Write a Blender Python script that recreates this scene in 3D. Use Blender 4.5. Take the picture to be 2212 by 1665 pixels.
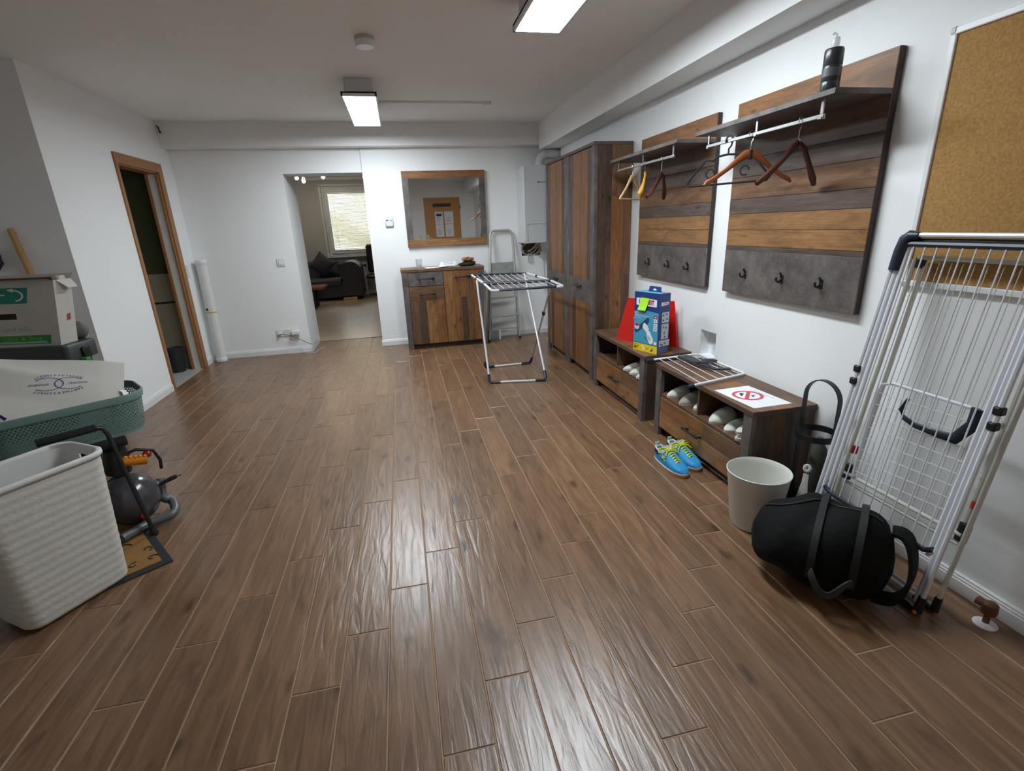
import bpy, bmesh, math, random
from mathutils import Vector, Matrix
for _o in list(bpy.data.objects): bpy.data.objects.remove(_o)
random.seed(7)
SC = bpy.context.scene
COL = SC.collection
pi = math.pi
def S(r, g, b):
    f = lambda c: (c/255/12.92) if c/255 <= .04045 else ((c/255+.055)/1.055)**2.4
    return (f(r), f(g), f(b))

# ------------------------------------------------------------------ camera
FPX, YAW, PITCH, ROLL, CAMH = 1064.84, .2047, .3138, -.0403, 1.4
_f = Vector((math.sin(YAW)*math.cos(PITCH), math.cos(YAW)*math.cos(PITCH), -math.sin(PITCH)))
_r0 = Vector((math.cos(YAW), -math.sin(YAW), 0)); _u0 = _r0.cross(_f)
_c, _s = math.cos(ROLL), math.sin(ROLL)
_R = _r0*_c+_u0*_s; _U = _u0*_c-_r0*_s
CP = Vector((0, 0, CAMH))
def at(px, py, **k):
    "photo pixel -> point on an axis plane (x=, y= or z=)"
    d = _f+_R*((px-1106)/FPX)-_U*((py-832.5)/FPX)
    (a, v), = k.items(); i = 'xyz'.index(a)
    return CP+d*((v-CP[i])/d[i])
cam = bpy.data.cameras.new('camera'); cam.sensor_width = 36; cam.sensor_fit = 'HORIZONTAL'
cam.lens = 36*FPX/2212; cam.clip_start = .02
camo = bpy.data.objects.new('camera', cam); COL.objects.link(camo)
camo.matrix_world = Matrix(((_R.x, _U.x, -_f.x, 0), (_R.y, _U.y, -_f.y, 0), (_R.z, _U.z, -_f.z, CAMH), (0, 0, 0, 1)))
SC.camera = camo

# ------------------------------------------------------------------ world, exposure, lamp strengths
W = bpy.data.worlds.new('world'); SC.world = W; W.use_nodes = True
bg = W.node_tree.nodes['Background']; bg.inputs[0].default_value = (.80, .90, 1, 1); bg.inputs[1].default_value = 23.0
SC.view_settings.view_transform = 'Standard'; SC.view_settings.look = 'None'
SC.view_settings.gamma = 1; SC.view_settings.use_curve_mapping = False
SC.view_settings.exposure = 0.22
PANEL_LIGHT = 47.0
SPOT_LIGHT = 170.0

# ------------------------------------------------------------------ materials
MATS = {}
def _nt(name):
    m = bpy.data.materials.new(name); m.use_nodes = True
    nt = m.node_tree; return m, nt, nt.nodes['Principled BSDF'], nt.nodes, nt.links
def mat(name, col, rough=.5, metal=0, var=.08, scale=18, bump=0, bscale=120, coat=0, alpha=1, trans=0, spec=.5, sheen=0):
    if name in MATS: return MATS[name]
    m, nt, p, N, L = _nt(name)
    tc = N.new('ShaderNodeTexCoord')
    nz = N.new('ShaderNodeTexNoise'); nz.inputs['Scale'].default_value = scale; nz.inputs['Detail'].default_value = 4
    L.new(tc.outputs['Object'], nz.inputs['Vector'])
    mx = N.new('ShaderNodeMix'); mx.data_type = 'RGBA'
    mx.inputs[6].default_value = tuple(min(1, c*(1-var)) for c in col)+(1,)
    mx.inputs[7].default_value = tuple(min(1, c*(1+var)) for c in col)+(1,)
    L.new(nz.outputs['Fac'], mx.inputs[0]); L.new(mx.outputs[2], p.inputs['Base Color'])
    p.inputs['Roughness'].default_value = rough; p.inputs['Metallic'].default_value = metal
    p.inputs['Coat Weight'].default_value = coat; p.inputs['Alpha'].default_value = alpha
    p.inputs['Transmission Weight'].default_value = trans; p.inputs['Specular IOR Level'].default_value = spec
    p.inputs['Sheen Weight'].default_value = sheen
    if bump:
        n2 = N.new('ShaderNodeTexNoise'); n2.inputs['Scale'].default_value = bscale; n2.inputs['Detail'].default_value = 3
        L.new(tc.outputs['Object'], n2.inputs['Vector'])
        b = N.new('ShaderNodeBump'); b.inputs['Strength'].default_value = bump; b.inputs['Distance'].default_value = .01
        L.new(n2.outputs['Fac'], b.inputs['Height']); L.new(b.outputs['Normal'], p.inputs['Normal'])
    MATS[name] = m; return m
def emit(name, col, st):
    m, nt, p, N, L = _nt(name)
    p.inputs['Base Color'].default_value = col+(1,); p.inputs['Emission Color'].default_value = col+(1,)
    p.inputs['Emission Strength'].default_value = st; MATS[name] = m; return m
def wood(name, axis, rough=.45):
    "reclaimed-wood decor; the plank's own tint comes from the object's colour"
    m, nt, p, N, L = _nt(name)
    tc = N.new('ShaderNodeTexCoord'); oi = N.new('ShaderNodeObjectInfo')
    add = N.new('ShaderNodeVectorMath'); add.operation = 'MULTIPLY_ADD'
    cmb = N.new('ShaderNodeCombineXYZ')
    for i in range(3): L.new(oi.outputs['Random'], cmb.inputs[i])
    add.inputs[1].default_value = (7, 5, 9); L.new(cmb.outputs[0], add.inputs[0]); L.new(tc.outputs['Object'], add.inputs[2])
    def stretched(across, along):
        v = [across]*3; v['xyz'.index(axis)] = along
        q = N.new('ShaderNodeMapping'); q.inputs['Scale'].default_value = v; L.new(add.outputs[0], q.inputs['Vector']); return q
    def ramp(src, stops):
        r = N.new('ShaderNodeValToRGB'); e = r.color_ramp.elements
        for k, (pos, c) in enumerate(stops):
            q = e[k] if k < 2 else e.new(pos)
            q.position = pos; q.color = (c, c, c, 1) if not isinstance(c, tuple) else c+(1,)
        L.new(src, r.inputs[0]); return r
    n1 = N.new('ShaderNodeTexNoise'); n1.inputs['Scale'].default_value = 1; n1.inputs['Detail'].default_value = 6; n1.inputs['Roughness'].default_value = .65; n1.inputs['Distortion'].default_value = .8
    L.new(stretched(75, 3.2).outputs[0], n1.inputs['Vector'])
    r1 = ramp(n1.outputs['Fac'], [(.30, .66), (.70, 1.22)])
    nb = N.new('ShaderNodeTexNoise'); nb.inputs['Scale'].default_value = 1; nb.inputs['Detail'].default_value = 7; nb.inputs['Roughness'].default_value = .7; nb.inputs['Distortion'].default_value = 1.2
    L.new(stretched(13, 3.5).outputs[0], nb.inputs['Vector'])
    rb = ramp(nb.outputs['Fac'], [(.30, .58), (.60, 1.12)])
    vo = N.new('ShaderNodeTexVoronoi'); vo.inputs['Scale'].default_value = 1; L.new(stretched(11, 4.5).outputs[0], vo.inputs['Vector'])
    r2 = ramp(vo.outputs['Distance'], [(.05, .30), (.17, 1.0)])
    n3 = N.new('ShaderNodeTexNoise'); n3.inputs['Scale'].default_value = 1; n3.inputs['Detail'].default_value = 10; n3.inputs['Roughness'].default_value = .8
    L.new(stretched(9, 5).outputs[0], n3.inputs['Vector'])
    r3 = ramp(n3.outputs['Fac'], [(.60, .0), (.78, .6)])
    m0 = N.new('ShaderNodeMix'); m0.data_type = 'RGBA'; m0.blend_type = 'MULTIPLY'; m0.inputs[0].default_value = 1
    L.new(r1.outputs[0], m0.inputs[6]); L.new(rb.outputs[0], m0.inputs[7])
    m1 = N.new('ShaderNodeMix'); m1.data_type = 'RGBA'; m1.blend_type = 'MULTIPLY'; m1.inputs[0].default_value = 1
    L.new(oi.outputs['Color'], m1.inputs[6]); L.new(m0.outputs[2], m1.inputs[7])
    m2 = N.new('ShaderNodeMix'); m2.data_type = 'RGBA'; m2.blend_type = 'MULTIPLY'; m2.inputs[0].default_value = 1
    L.new(m1.outputs[2], m2.inputs[6]); L.new(r2.outputs[0], m2.inputs[7])
    m3 = N.new('ShaderNodeMix'); m3.data_type = 'RGBA'; m3.inputs[7].default_value = S(122, 108, 92)+(1,)
    L.new(r3.outputs[0], m3.inputs[0]); L.new(m2.outputs[2], m3.inputs[6])
    L.new(m3.outputs[2], p.inputs['Base Color'])
    p.inputs['Roughness'].default_value = rough
    b = N.new('ShaderNodeBump'); b.inputs['Strength'].default_value = .12; b.inputs['Distance'].default_value = .004
    L.new(n1.outputs['Fac'], b.inputs['Height']); L.new(b.outputs['Normal'], p.inputs['Normal'])
    MATS[name] = m; return m
WX, WY, WZ = wood('old_wood_along_x', 'x'), wood('old_wood_along_y', 'y'), wood('old_wood_along_z', 'z')
WOODAX = {'x': WX, 'y': WY, 'z': WZ}
OR1, OR2, BR1, BR2, DK1, DK2, GR = S(150, 108, 66), S(138, 93, 54), S(120, 86, 60), S(104, 76, 56), S(84, 66, 54), S(96, 79, 70), S(88, 82, 80)
def concrete():
    m, nt, p, N, L = _nt('grey_concrete_decor')
    tc = N.new('ShaderNodeTexCoord'); nz = N.new('ShaderNodeTexNoise'); nz.inputs['Scale'].default_value = 7; nz.inputs['Detail'].default_value = 10; nz.inputs['Roughness'].default_value = .78
    L.new(tc.outputs['Object'], nz.inputs['Vector'])
    r = N.new('ShaderNodeValToRGB'); r.color_ramp.elements[0].position = .35; r.color_ramp.elements[0].color = S(66, 60, 58)+(1,)
    r.color_ramp.elements[1].position = .72; r.color_ramp.elements[1].color = S(124, 116, 112)+(1,); L.new(nz.outputs['Fac'], r.inputs[0])
    L.new(r.outputs[0], p.inputs['Base Color']); p.inputs['Roughness'].default_value = .5
    MATS['grey'] = m; return m
CON = concrete()
def floor_wood():
    m, nt, p, N, L = _nt('wood_look_tile')
    tc = N.new('ShaderNodeTexCoord'); oi = N.new('ShaderNodeObjectInfo')
    cmb = N.new('ShaderNodeCombineXYZ')
    for i in range(3): L.new(oi.outputs['Random'], cmb.inputs[i])
    ad = N.new('ShaderNodeVectorMath'); ad.operation = 'MULTIPLY_ADD'; ad.inputs[1].default_value = (37, 23, 5)
    L.new(cmb.outputs[0], ad.inputs[0]); L.new(tc.outputs['Object'], ad.inputs[2])
    mp = N.new('ShaderNodeMapping'); mp.inputs['Scale'].default_value = (20, 2.4, 20); L.new(ad.outputs[0], mp.inputs['Vector'])
    n1 = N.new('ShaderNodeTexNoise'); n1.inputs['Scale'].default_value = 1.6; n1.inputs['Detail'].default_value = 7; n1.inputs['Distortion'].default_value = .9
    L.new(mp.outputs[0], n1.inputs['Vector'])
    r = N.new('ShaderNodeValToRGB'); e = r.color_ramp.elements
    e[0].position = .28; e[0].color = S(102, 75, 53)+(1,); e[1].position = .74; e[1].color = S(142, 108, 80)+(1,)
    x = r.color_ramp.elements.new(.5); x.color = S(122, 91, 66)+(1,); L.new(n1.outputs['Fac'], r.inputs[0])
    # soft dark knots and stains
    m2p = N.new('ShaderNodeMapping'); m2p.inputs['Scale'].default_value = (7, 3.4, 7); L.new(ad.outputs[0], m2p.inputs['Vector'])
    dn = N.new('ShaderNodeTexNoise'); dn.inputs['Scale'].default_value = 1.0; dn.inputs['Detail'].default_value = 6; dn.inputs['Roughness'].default_value = .62
    L.new(m2p.outputs[0], dn.inputs['Vector'])
    r2 = N.new('ShaderNodeValToRGB'); r2.color_ramp.elements[0].position = .60; r2.color_ramp.elements[0].color = (1, 1, 1, 1)
    r2.color_ramp.elements[1].position = .76; r2.color_ramp.elements[1].color = (.46, .44, .43, 1); L.new(dn.outputs['Fac'], r2.inputs[0])
    kp = N.new('ShaderNodeMapping'); kp.inputs['Scale'].default_value = (9, 4.2, 9); L.new(ad.outputs[0], kp.inputs['Vector'])
    kn = N.new('ShaderNodeTexNoise'); kn.inputs['Scale'].default_value = 3; kn.inputs['Detail'].default_value = 3; L.new(kp.outputs[0], kn.inputs['Vector'])
    kw = N.new('ShaderNodeVectorMath'); kw.operation = 'MULTIPLY_ADD'; kw.inputs[1].default_value = (.35, .35, .35); L.new(kn.outputs['Color'], kw.inputs[0]); L.new(kp.outputs[0], kw.inputs[2])
    kv = N.new('ShaderNodeTexVoronoi'); kv.inputs['Scale'].default_value = .8; L.new(kw.outputs[0], kv.inputs['Vector'])
    r4 = N.new('ShaderNodeValToRGB'); r4.color_ramp.elements[0].position = .06; r4.color_ramp.elements[0].color = (.40, .38, .38, 1); r4.color_ramp.elements[1].position = .20; r4.color_ramp.elements[1].color = (1, 1, 1, 1); L.new(kv.outputs['Distance'], r4.inputs[0])
    km = N.new('ShaderNodeMix'); km.data_type = 'RGBA'; km.blend_type = 'MULTIPLY'; km.inputs[0].default_value = 1; L.new(r2.outputs[0], km.inputs[6]); L.new(r4.outputs[0], km.inputs[7])
    hs = N.new('ShaderNodeMapRange'); hs.inputs[3].default_value = .86; hs.inputs[4].default_value = 1.12; L.new(oi.outputs['Random'], hs.inputs[0])
    mm = N.new('ShaderNodeMix'); mm.data_type = 'RGBA'; mm.blend_type = 'MULTIPLY'; mm.inputs[0].default_value = 1
    L.new(r.outputs[0], mm.inputs[6]); L.new(km.outputs[2], mm.inputs[7])
    vm = N.new('ShaderNodeVectorMath'); vm.operation = 'SCALE'; L.new(mm.outputs[2], vm.inputs[0]); L.new(hs.outputs[0], vm.inputs['Scale'])
    L.new(vm.outputs[0], p.inputs['Base Color'])
    p.inputs['Roughness'].default_value = .31; p.inputs['Specular IOR Level'].default_value = .75
    b = N.new('ShaderNodeBump'); b.inputs['Strength'].default_value = .34; b.inputs['Distance'].default_value = .008
    L.new(n1.outputs['Fac'], b.inputs['Height']); L.new(b.outputs['Normal'], p.inputs['Normal'])
    MATS['floor'] = m; return m
FLW = floor_wood()
def pane_mat():
    m = bpy.data.materials.new('window_glass'); m.use_nodes = True; nt = m.node_tree; N, L = nt.nodes, nt.links
    N.remove(N['Principled BSDF']); t = N.new('ShaderNodeBsdfTransparent'); g = N.new('ShaderNodeBsdfGlossy'); g.inputs['Roughness'].default_value = .02
    fr = N.new('ShaderNodeFresnel'); fr.inputs[0].default_value = 1.45; mx = N.new('ShaderNodeMixShader')
    L.new(fr.outputs[0], mx.inputs[0]); L.new(t.outputs[0], mx.inputs[1]); L.new(g.outputs[0], mx.inputs[2]); L.new(mx.outputs[0], N['Material Output'].inputs[0])
    return m
PANE = pane_mat()
PLA = mat('white_wall_paint', (.89, .90, .905), .9, var=.015, scale=3, bump=.05, bscale=90)
CEI = mat('ceiling_paint', (.89, .89, .885), .9, var=.02, scale=2, bump=.05, bscale=60)
BAS = mat('white_baseboard', (.80, .80, .80), .35, var=.01)
GROUT = mat('beige_grout', S(166, 138, 112), .8, bump=.1)
OAK = mat('oak_casing', S(156, 110, 68), .45, var=.12, scale=9)
WHT = mat('white_plastic', (.78, .79, .80), .35, var=.01)
OFF = mat('off_white_plastic', S(222, 222, 214), .45, var=.02)
BLK = mat('black_plastic', (.012, .012, .013), .45)
IRON = mat('black_iron', (.018, .018, .02), .4, metal=.3)
BRON = mat('dark_bronze', S(52, 46, 44), .42, metal=.5)
STEEL = mat('brushed_steel', (.42, .42, .43), .3, metal=1, var=.1)
ALU = mat('worn_aluminium', (.50, .50, .46), .4, metal=.35, var=.25, scale=30)
WTUBE = mat('white_enamel_tube', S(228, 231, 238), .3, var=.01)
NAVY = mat('navy_plastic', S(34, 40, 58), .4, var=.05)
DARKHOLE = mat('raw_masonry', S(124, 100, 80), .95, var=.3, scale=30, bump=.5)
PAPER = mat('white_paper', (.82, .83, .86), .7, var=.02)
INK = mat('grey_print_ink', S(120, 120, 126), .7)
DINK = mat('dark_print_ink', S(50, 52, 58), .7)

# ------------------------------------------------------------------ mesh builder
ROOT = {}
def tag(o, label=None, cat=None, group=None, kind=None):
    if label: o['label'] = label
    if cat: o['category'] = cat
    if group: o['group'] = group
    if kind: o['kind'] = kind
    return o
def thing(name, label, cat, loc=(0, 0, 0), rz=0, group=None, rot=None):
    o = bpy.data.objects.new(name, None); COL.objects.link(o); o.empty_display_size = .05
    o.location = loc; o.rotation_euler = rot or (0, 0, rz); ROOT[o] = Vector(loc)
    return tag(o, label, cat, group)
class MB:
    def __init__(s): s.v = []; s.f = []
    def add(s, vs, fs):
        n = len(s.v); s.v += [Vector(a) for a in vs]; s.f += [tuple(i+n for i in q) for q in fs]; return s
    def box(s, x0, x1, y0, y1, z0, z1, b=0):
        if x0 > x1: x0, x1 = x1, x0
        if y0 > y1: y0, y1 = y1, y0
        if z0 > z1: z0, z1 = z1, z0
        if b <= 0:
            return s.add([(x, y, z) for x in (x0, x1) for y in (y0, y1) for z in (z0, z1)],
                         [(0, 1, 3, 2), (4, 6, 7, 5), (0, 4, 5, 1), (2, 3, 7, 6), (0, 2, 6, 4), (1, 5, 7, 3)])
        b = min(b, (x1-x0)*.49, (y1-y0)*.49, (z1-z0)*.49)
        vs = []; idx = {}
        for i, x in enumerate((x0, x1)):
            for j, y in enumerate((y0, y1)):
                for k, z in enumerate((z0, z1)):
                    sx, sy, sz = (b if i == 0 else -b), (b if j == 0 else -b), (b if k == 0 else -b)
                    for a, q in enumerate(((x, y+sy, z+sz), (x+sx, y, z+sz), (x+sx, y+sy, z))):
                        idx[i, j, k, a] = len(vs); vs.append(q)
        F = []
        for i in (0, 1):
            F.append(tuple(idx[i, j, k, 0] for j, k in ((0, 0), (0, 1), (1, 1), (1, 0))))
            F.append(tuple(idx[j, i, k, 1] for j, k in ((0, 0), (0, 1), (1, 1), (1, 0))))
            F.append(tuple(idx[j, k, i, 2] for j, k in ((0, 0), (0, 1), (1, 1), (1, 0))))
        for a in (0, 1):
            for b2 in (0, 1):
                F.append((idx[a, b2, 0, 0], idx[a, b2, 1, 0], idx[a, b2, 1, 1], idx[a, b2, 0, 1]))
                F.append((idx[a, 0, b2, 0], idx[a, 1, b2, 0], idx[a, 1, b2, 2], idx[a, 0, b2, 2]))
                F.append((idx[0, a, b2, 1], idx[1, a, b2, 1], idx[1, a, b2, 2], idx[0, a, b2, 2]))
        for i in (0, 1):
            for j in (0, 1):
                for k in (0, 1): F.append((idx[i, j, k, 0], idx[i, j, k, 1], idx[i, j, k, 2]))
        return s.add(vs, F)
    def loft(s, rings, closed=True, caps=True, loop=False):
        n = len(rings[0]); vs = [p for r in rings for p in r]; F = []
        m = len(rings)
        for i in range(m if loop else m-1):
            for j in range(n if closed else n-1):
                a, b = i*n+j, i*n+(j+1) % n; c, d = ((i+1) % m)*n+(j+1) % n, ((i+1) % m)*n+j
                F.append((a, b, c, d))
        if caps and not loop and closed: F += [tuple(range(n-1, -1, -1)), tuple((m-1)*n+j for j in range(n))]
        return s.add(vs, F)
    def tube(s, pts, r, n=8, loop=False, ref=None, rb=None):
        pts = [Vector(p) for p in pts]; m = len(pts)
        rr = r if isinstance(r, (list, tuple)) else [r]*m
        rB = rb if isinstance(rb, (list, tuple)) else ([rb]*m if rb is not None else rr)
        rings = []; up = None
        for i, p in enumerate(pts):
            if loop: t = pts[(i+1) % m]-pts[i-1]
            else: t = pts[min(i+1, m-1)]-pts[max(i-1, 0)]
            t.normalize()
            if ref is not None: a = Vector(ref)-t*t.dot(Vector(ref))
            elif up is None: a = t.orthogonal()
            else: a = up-t*t.dot(up)
            if a.length < 1e-6: a = t.orthogonal()
            a.normalize(); up = a; b = t.cross(a)
            rings.append([p+a*(rr[i]*math.cos(2*pi*k/n))+b*(rB[i]*math.sin(2*pi*k/n)) for k in range(n)])
        return s.loft(rings, loop=loop)
    def strap(s, pts, wdir, w, t=.002):
        "flat ribbon with thickness"
        pts = [Vector(p) for p in pts]; m = len(pts); rings = []
        for i, p in enumerate(pts):
            tg = (pts[min(i+1, m-1)]-pts[max(i-1, 0)]).normalized()
            wd = wdir[i] if isinstance(wdir, list) else wdir
            a = Vector(wd); a = (a-tg*a.dot(tg)).normalized(); b = tg.cross(a)
            rings.append([p+a*w/2+b*t/2, p-a*w/2+b*t/2, p-a*w/2-b*t/2, p+a*w/2-b*t/2])
        return s.loft(rings)
    def lathe(s, prof, n=24, c=(0, 0, 0), ax='z'):
        c = Vector(c); rings = []
        for r, h in prof:
            ring = []
            for k in range(n):
                a = 2*pi*k/n; p = {'z': (r*math.cos(a), r*math.sin(a), h), 'x': (h, r*math.cos(a), r*math.sin(a)), 'y': (r*math.sin(a), h, r*math.cos(a))}[ax]
                ring.append(c+Vector(p))
            rings.append(ring)
        return s.loft(rings)
    def ball(s, c, rx, ry=None, rz=None, n=16, m=10, fn=None):
        ry = ry or rx; rz = rz or rx; c = Vector(c); rings = []
        for i in range(m+1):
            th = -pi/2+pi*i/m; th = max(min(th, pi/2-.02), -pi/2+.02)
            ring = []
            for k in range(n):
                a = 2*pi*k/n; d = Vector((math.cos(th)*math.cos(a), math.cos(th)*math.sin(a), math.sin(th)))
                q = fn(d) if fn else 1
                ring.append(c+Vector((d.x*rx*q, d.y*ry*q, d.z*rz*q)))
            rings.append(ring)
        return s.loft(rings)
    def prism(s, poly, fn, lo, hi):
        "poly: 2-D points, fn(u,v,w)->3-D, from w=lo to w=hi"
        n = len(poly)
        vs = [fn(u, v, lo) for u, v in poly]+[fn(u, v, hi) for u, v in poly]
        F = [tuple(range(n-1, -1, -1)), tuple(range(n, 2*n))]+[(i, (i+1) % n, n+(i+1) % n, n+i) for i in range(n)]
        return s.add(vs, F)
    def grid(s, fn, nu, nv):
        vs = [fn(i/nu, j/nv) for i in range(nu+1) for j in range(nv+1)]
        return s.add(vs, [(i*(nv+1)+j, (i+1)*(nv+1)+j, (i+1)*(nv+1)+j+1, i*(nv+1)+j+1) for i in range(nu) for j in range(nv)])
    def build(s, name, m, parent=None, base=None, local=False, smooth=True, color=None, ang=40):
        off = Vector((0, 0, 0))
        if parent is not None and not local: off = ROOT[parent]
        if parent is None and base is not None: off = Vector(base)
        me = bpy.data.meshes.new(name); me.from_pydata([tuple(v-off) for v in s.v], [], s.f)
        bm = bmesh.new(); bm.from_mesh(me); bmesh.ops.recalc_face_normals(bm, faces=bm.faces); bm.to_mesh(me); bm.free()
        if smooth:
            for p in me.polygons: p.use_smooth = True
            me.set_sharp_from_angle(angle=math.radians(ang))
        me.materials.append(m)
        o = bpy.data.objects.new(name, me); COL.objects.link(o)
        if parent is not None: o.parent = parent; ROOT[o] = ROOT.get(parent, Vector((0, 0, 0)))
        else: o.location = off; ROOT[o] = off
        if color: o.color = tuple(color)+(1,)
        return o
def bx(name, m, parent, *d, b=.0015, color=None, **k): return MB().box(*d, b=b).build(name, m, parent, color=color, **k)
def struct(name, mb, m, **k): return tag(mb.build(name, m, smooth=False, **k), kind='structure')
def copytree(o, parent=None):
    c = o.copy(); COL.objects.link(c); c.parent = parent; ROOT[c] = ROOT.get(o, Vector((0, 0, 0)))
    for ch in [x for x in o.children]: copytree(ch, c)
    return c
_tc = {}
def textmesh(s, size=1.0, align='CENTER'):
    k = (s, align)
    if k not in _tc:
        cu = bpy.data.curves.new('t', 'FONT'); cu.body = s; cu.align_x = align; cu.align_y = 'CENTER'; cu.resolution_u = 2
        ob = bpy.data.objects.new('t', cu); COL.objects.link(ob)
        me = bpy.data.meshes.new_from_object(ob.evaluated_get(bpy.context.evaluated_depsgraph_get()))
        _tc[k] = ([v.co.copy() for v in me.vertices], [tuple(p.vertices) for p in me.polygons])
        bpy.data.objects.remove(ob); bpy.data.curves.remove(cu); bpy.data.meshes.remove(me)
    vs, fs = _tc[k]
    return [(v.x*size, v.y*size) for v in vs], fs
def text(mb, s, size, fn, align='CENTER', sx=1, bold=0):
    "fn(u,v) maps flat text coordinates into the scene"
    vs, fs = textmesh(s, size, align)
    mb.add([fn(u*sx, v) for u, v in vs], fs)
    if bold:
        for du, dv in ((bold, 0), (-bold, 0), (0, bold), (0, -bold)): mb.add([fn(u*sx+du, v+dv) for u, v in vs], fs)
    return mb
def flat(mb, poly, fn): return mb.add([fn(u, v) for u, v in poly], [tuple(range(len(poly)))])
def ringpoly(mb, r0, r1, fn, n=32, a0=0, a1=2*pi, c=(0, 0)):
    for i in range(n):
        t0, t1 = a0+(a1-a0)*i/n, a0+(a1-a0)*(i+1)/n
        flat(mb, [(c[0]+r*math.cos(t), c[1]+r*math.sin(t)) for r, t in ((r0, t0), (r1, t0), (r1, t1), (r0, t1))], fn)
    return mb
def smooth(pts, k=5):
    pts = [Vector(p) for p in pts]; out = []
    for i in range(len(pts)-1):
        p0, p1, p2, p3 = pts[max(i-1, 0)], pts[i], pts[i+1], pts[min(i+2, len(pts)-1)]
        for j in range(k):
            t = j/k; out.append(.5*((2*p1)+(p2-p0)*t+(2*p0-5*p1+4*p2-p3)*t*t+(3*p1-p0-3*p2+p3)*t**3))
    return out+[pts[-1]]
def lerp(a, b, t): return Vector(a)*(1-t)+Vector(b)*t
def arc(c, r, a0, a1, n, fn): return [fn(c[0]+r*math.cos(a0+(a1-a0)*i/n), c[1]+r*math.sin(a0+(a1-a0)*i/n)) for i in range(n+1)]

# ================================================================== SETTING
XL, XR, YB, YBR, YR, ZC = -2.30, 1.96, 6.40, 6.385, -.60, 2.54
XA = -3.6        # far side of the alcove
floor = struct('floor', MB().box(XA-.1, XR+.15, YR-.1, 6.97, -.12, -.0022), GROUT)
PITCHX, LEN, GAP = .1522, .933, .0042
_std = None
def plank(x0, x1, y0, y1):
    global _std
    full = abs(x1-x0-PITCHX) < 1e-4 and abs(y1-y0-LEN) < 1e-4
    cx, cy = (x0+x1)/2, (y0+y1)/2; hx, hy = (x1-x0)/2-GAP/2, (y1-y0)/2-GAP/2
    if hx < .004 or hy < .004: return
    if full and _std is not None:
        o = bpy.data.objects.new('plank', _std); COL.objects.link(o); o.parent = floor
    else:
        o = MB().box(-hx, hx, -hy, hy, -.008, 0, b=.002).build('plank', FLW, floor, local=True, smooth=False)
        if full: _std = o.data
    o.location = (cx, cy, 0)
def region(xa, xb, ya, yb):
    k0 = math.floor((xa+.181)/PITCHX); k = k0
    while -.181+PITCHX*k < xb:
        x0, x1 = max(xa, -.181+PITCHX*k), min(xb, -.181+PITCHX*(k+1))
        st = 1.741+.2078*k; st -= math.ceil((st-ya)/LEN)*LEN
        y = st
        while y < yb:
            a, b = max(y, ya), min(y+LEN, yb)
            if b-a > .01: plank(x0, x1, a, b)
            y += LEN
        k += 1
region(XL, XR, YR, 6.40)
region(-1.2, -.335, 6.40, 6.965)
region(XL-.36, XL, 1.2, 4.25)
tag(MB().box(XA, XL-.362, YR, 4.25, -.008, 0).box(XL-.36, XL-.002, YR, 1.198, -.008, 0).build('plank_field', FLW, floor, smooth=False), kind='stuff')
struct('ceiling', MB().box(XA-.1, XR+.15, YR-.1, 6.5, ZC, ZC+.1), CEI)
struct('wall_right', MB().box(XR, XR+.12, YR-.1, 2.81, 0, ZC).box(XR, XR+.12, 2.985, 6.085, 0, ZC).box(XR, XR+.12, 6.235, 7.06, 0, ZC).box(XR, XR+.12, 6.085, 6.235, 0, 2.10).box(XR, XR+.12, 6.085, 6.235, 2.242, ZC).box(XR+.11, XR+.12, 6.085, 6.235, 2.10, 2.242).box(XR, XR+.12, 2.81, 2.985, 0, .50)
       .box(XR, XR+.12, 2.81, 2.985, .675, ZC).box(XR+.07, XR+.12, 2.81, 2.985, .5, .675), PLA)
struct('wall_rear', MB().box(XA-.1, XR+.12, YR-.12, YR, 0, ZC), PLA)
struct('wall_left', MB().box(XL-.12, XL, 4.25, 5.222, 0, ZC).box(XL-.12, XL, 6.0, 6.42, 0, ZC).box(XL-.12, XL, 5.222, 6.0, 2.04, ZC), PLA)
struct('wall_alcove', MB().box(XA, XL-.12, 4.25, 4.37, 0, ZC), PLA)
struct('wall_outer_left', MB().box(XA-.12, XA, YR-.1, 6.42, 0, ZC), PLA)
hx0, hx1, hz0, hz1 = 1.525, 1.775, 1.02, 1.19
struct('wall_back', MB().box(XL-.12, -1.20, YB, 7.06, 0, ZC+.1).box(-1.20, -.335, YB, 6.76, 2.047, ZC+.16)
       .box(-.335, hx0, YBR, 7.06, 0, ZC+.1).box(hx1, XR, YBR, 7.06, 0, ZC+.1).box(hx0, hx1, YBR, 7.06, 0, hz0)
       .box(hx0, hx1, YBR, 7.06, hz1, ZC+.1).box(hx0, hx1, YBR+.13, 7.06, hz0, hz1), PLA)
struct('trim_1', MB().box(XL, XR, 6.23, 6.41, 2.303, ZC+.01), PLA)
struct('trim_2', MB().box(1.74, XR+.01, YR, 6.231, 2.245, ZC+.01), PLA)
def baseboard(name, runs):
    "runs: (p0, p1, outward normal): moulded strip 75 mm high"
    mb = MB()
    prof = [(0, 0), (.016, 0), (.016, .050), (.013, .053), (.013, .060), (.009, .064), (.009, .070), (.004, .075), (0, .075)]
    for p0, p1, nrm in runs:
        p0, p1, nrm = Vector(p0), Vector(p1), Vector(nrm)
        mb.loft([[p+nrm*a+Vector((0, 0, b)) for a, b in prof] for p in (p0, p1)])
    return tag(mb.build(name, BAS, smooth=False), kind='structure')
baseboard('baseboard_left', [((XL, 4.25, 0), (XL, 5.17, 0), (1, 0, 0)), ((XL, 6.09, 0), (XL, YB, 0), (1, 0, 0))])
baseboard('baseboard_back', [((XL, YB, 0), (-1.185, YB, 0), (0, -1, 0)), ((-1.20, YB-.016, 0), (-1.20, 6.96, 0), (1, 0, 0)),
                             ((-.345, YBR, 0), (XR, YBR, 0), (0, -1, 0))])
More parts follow.
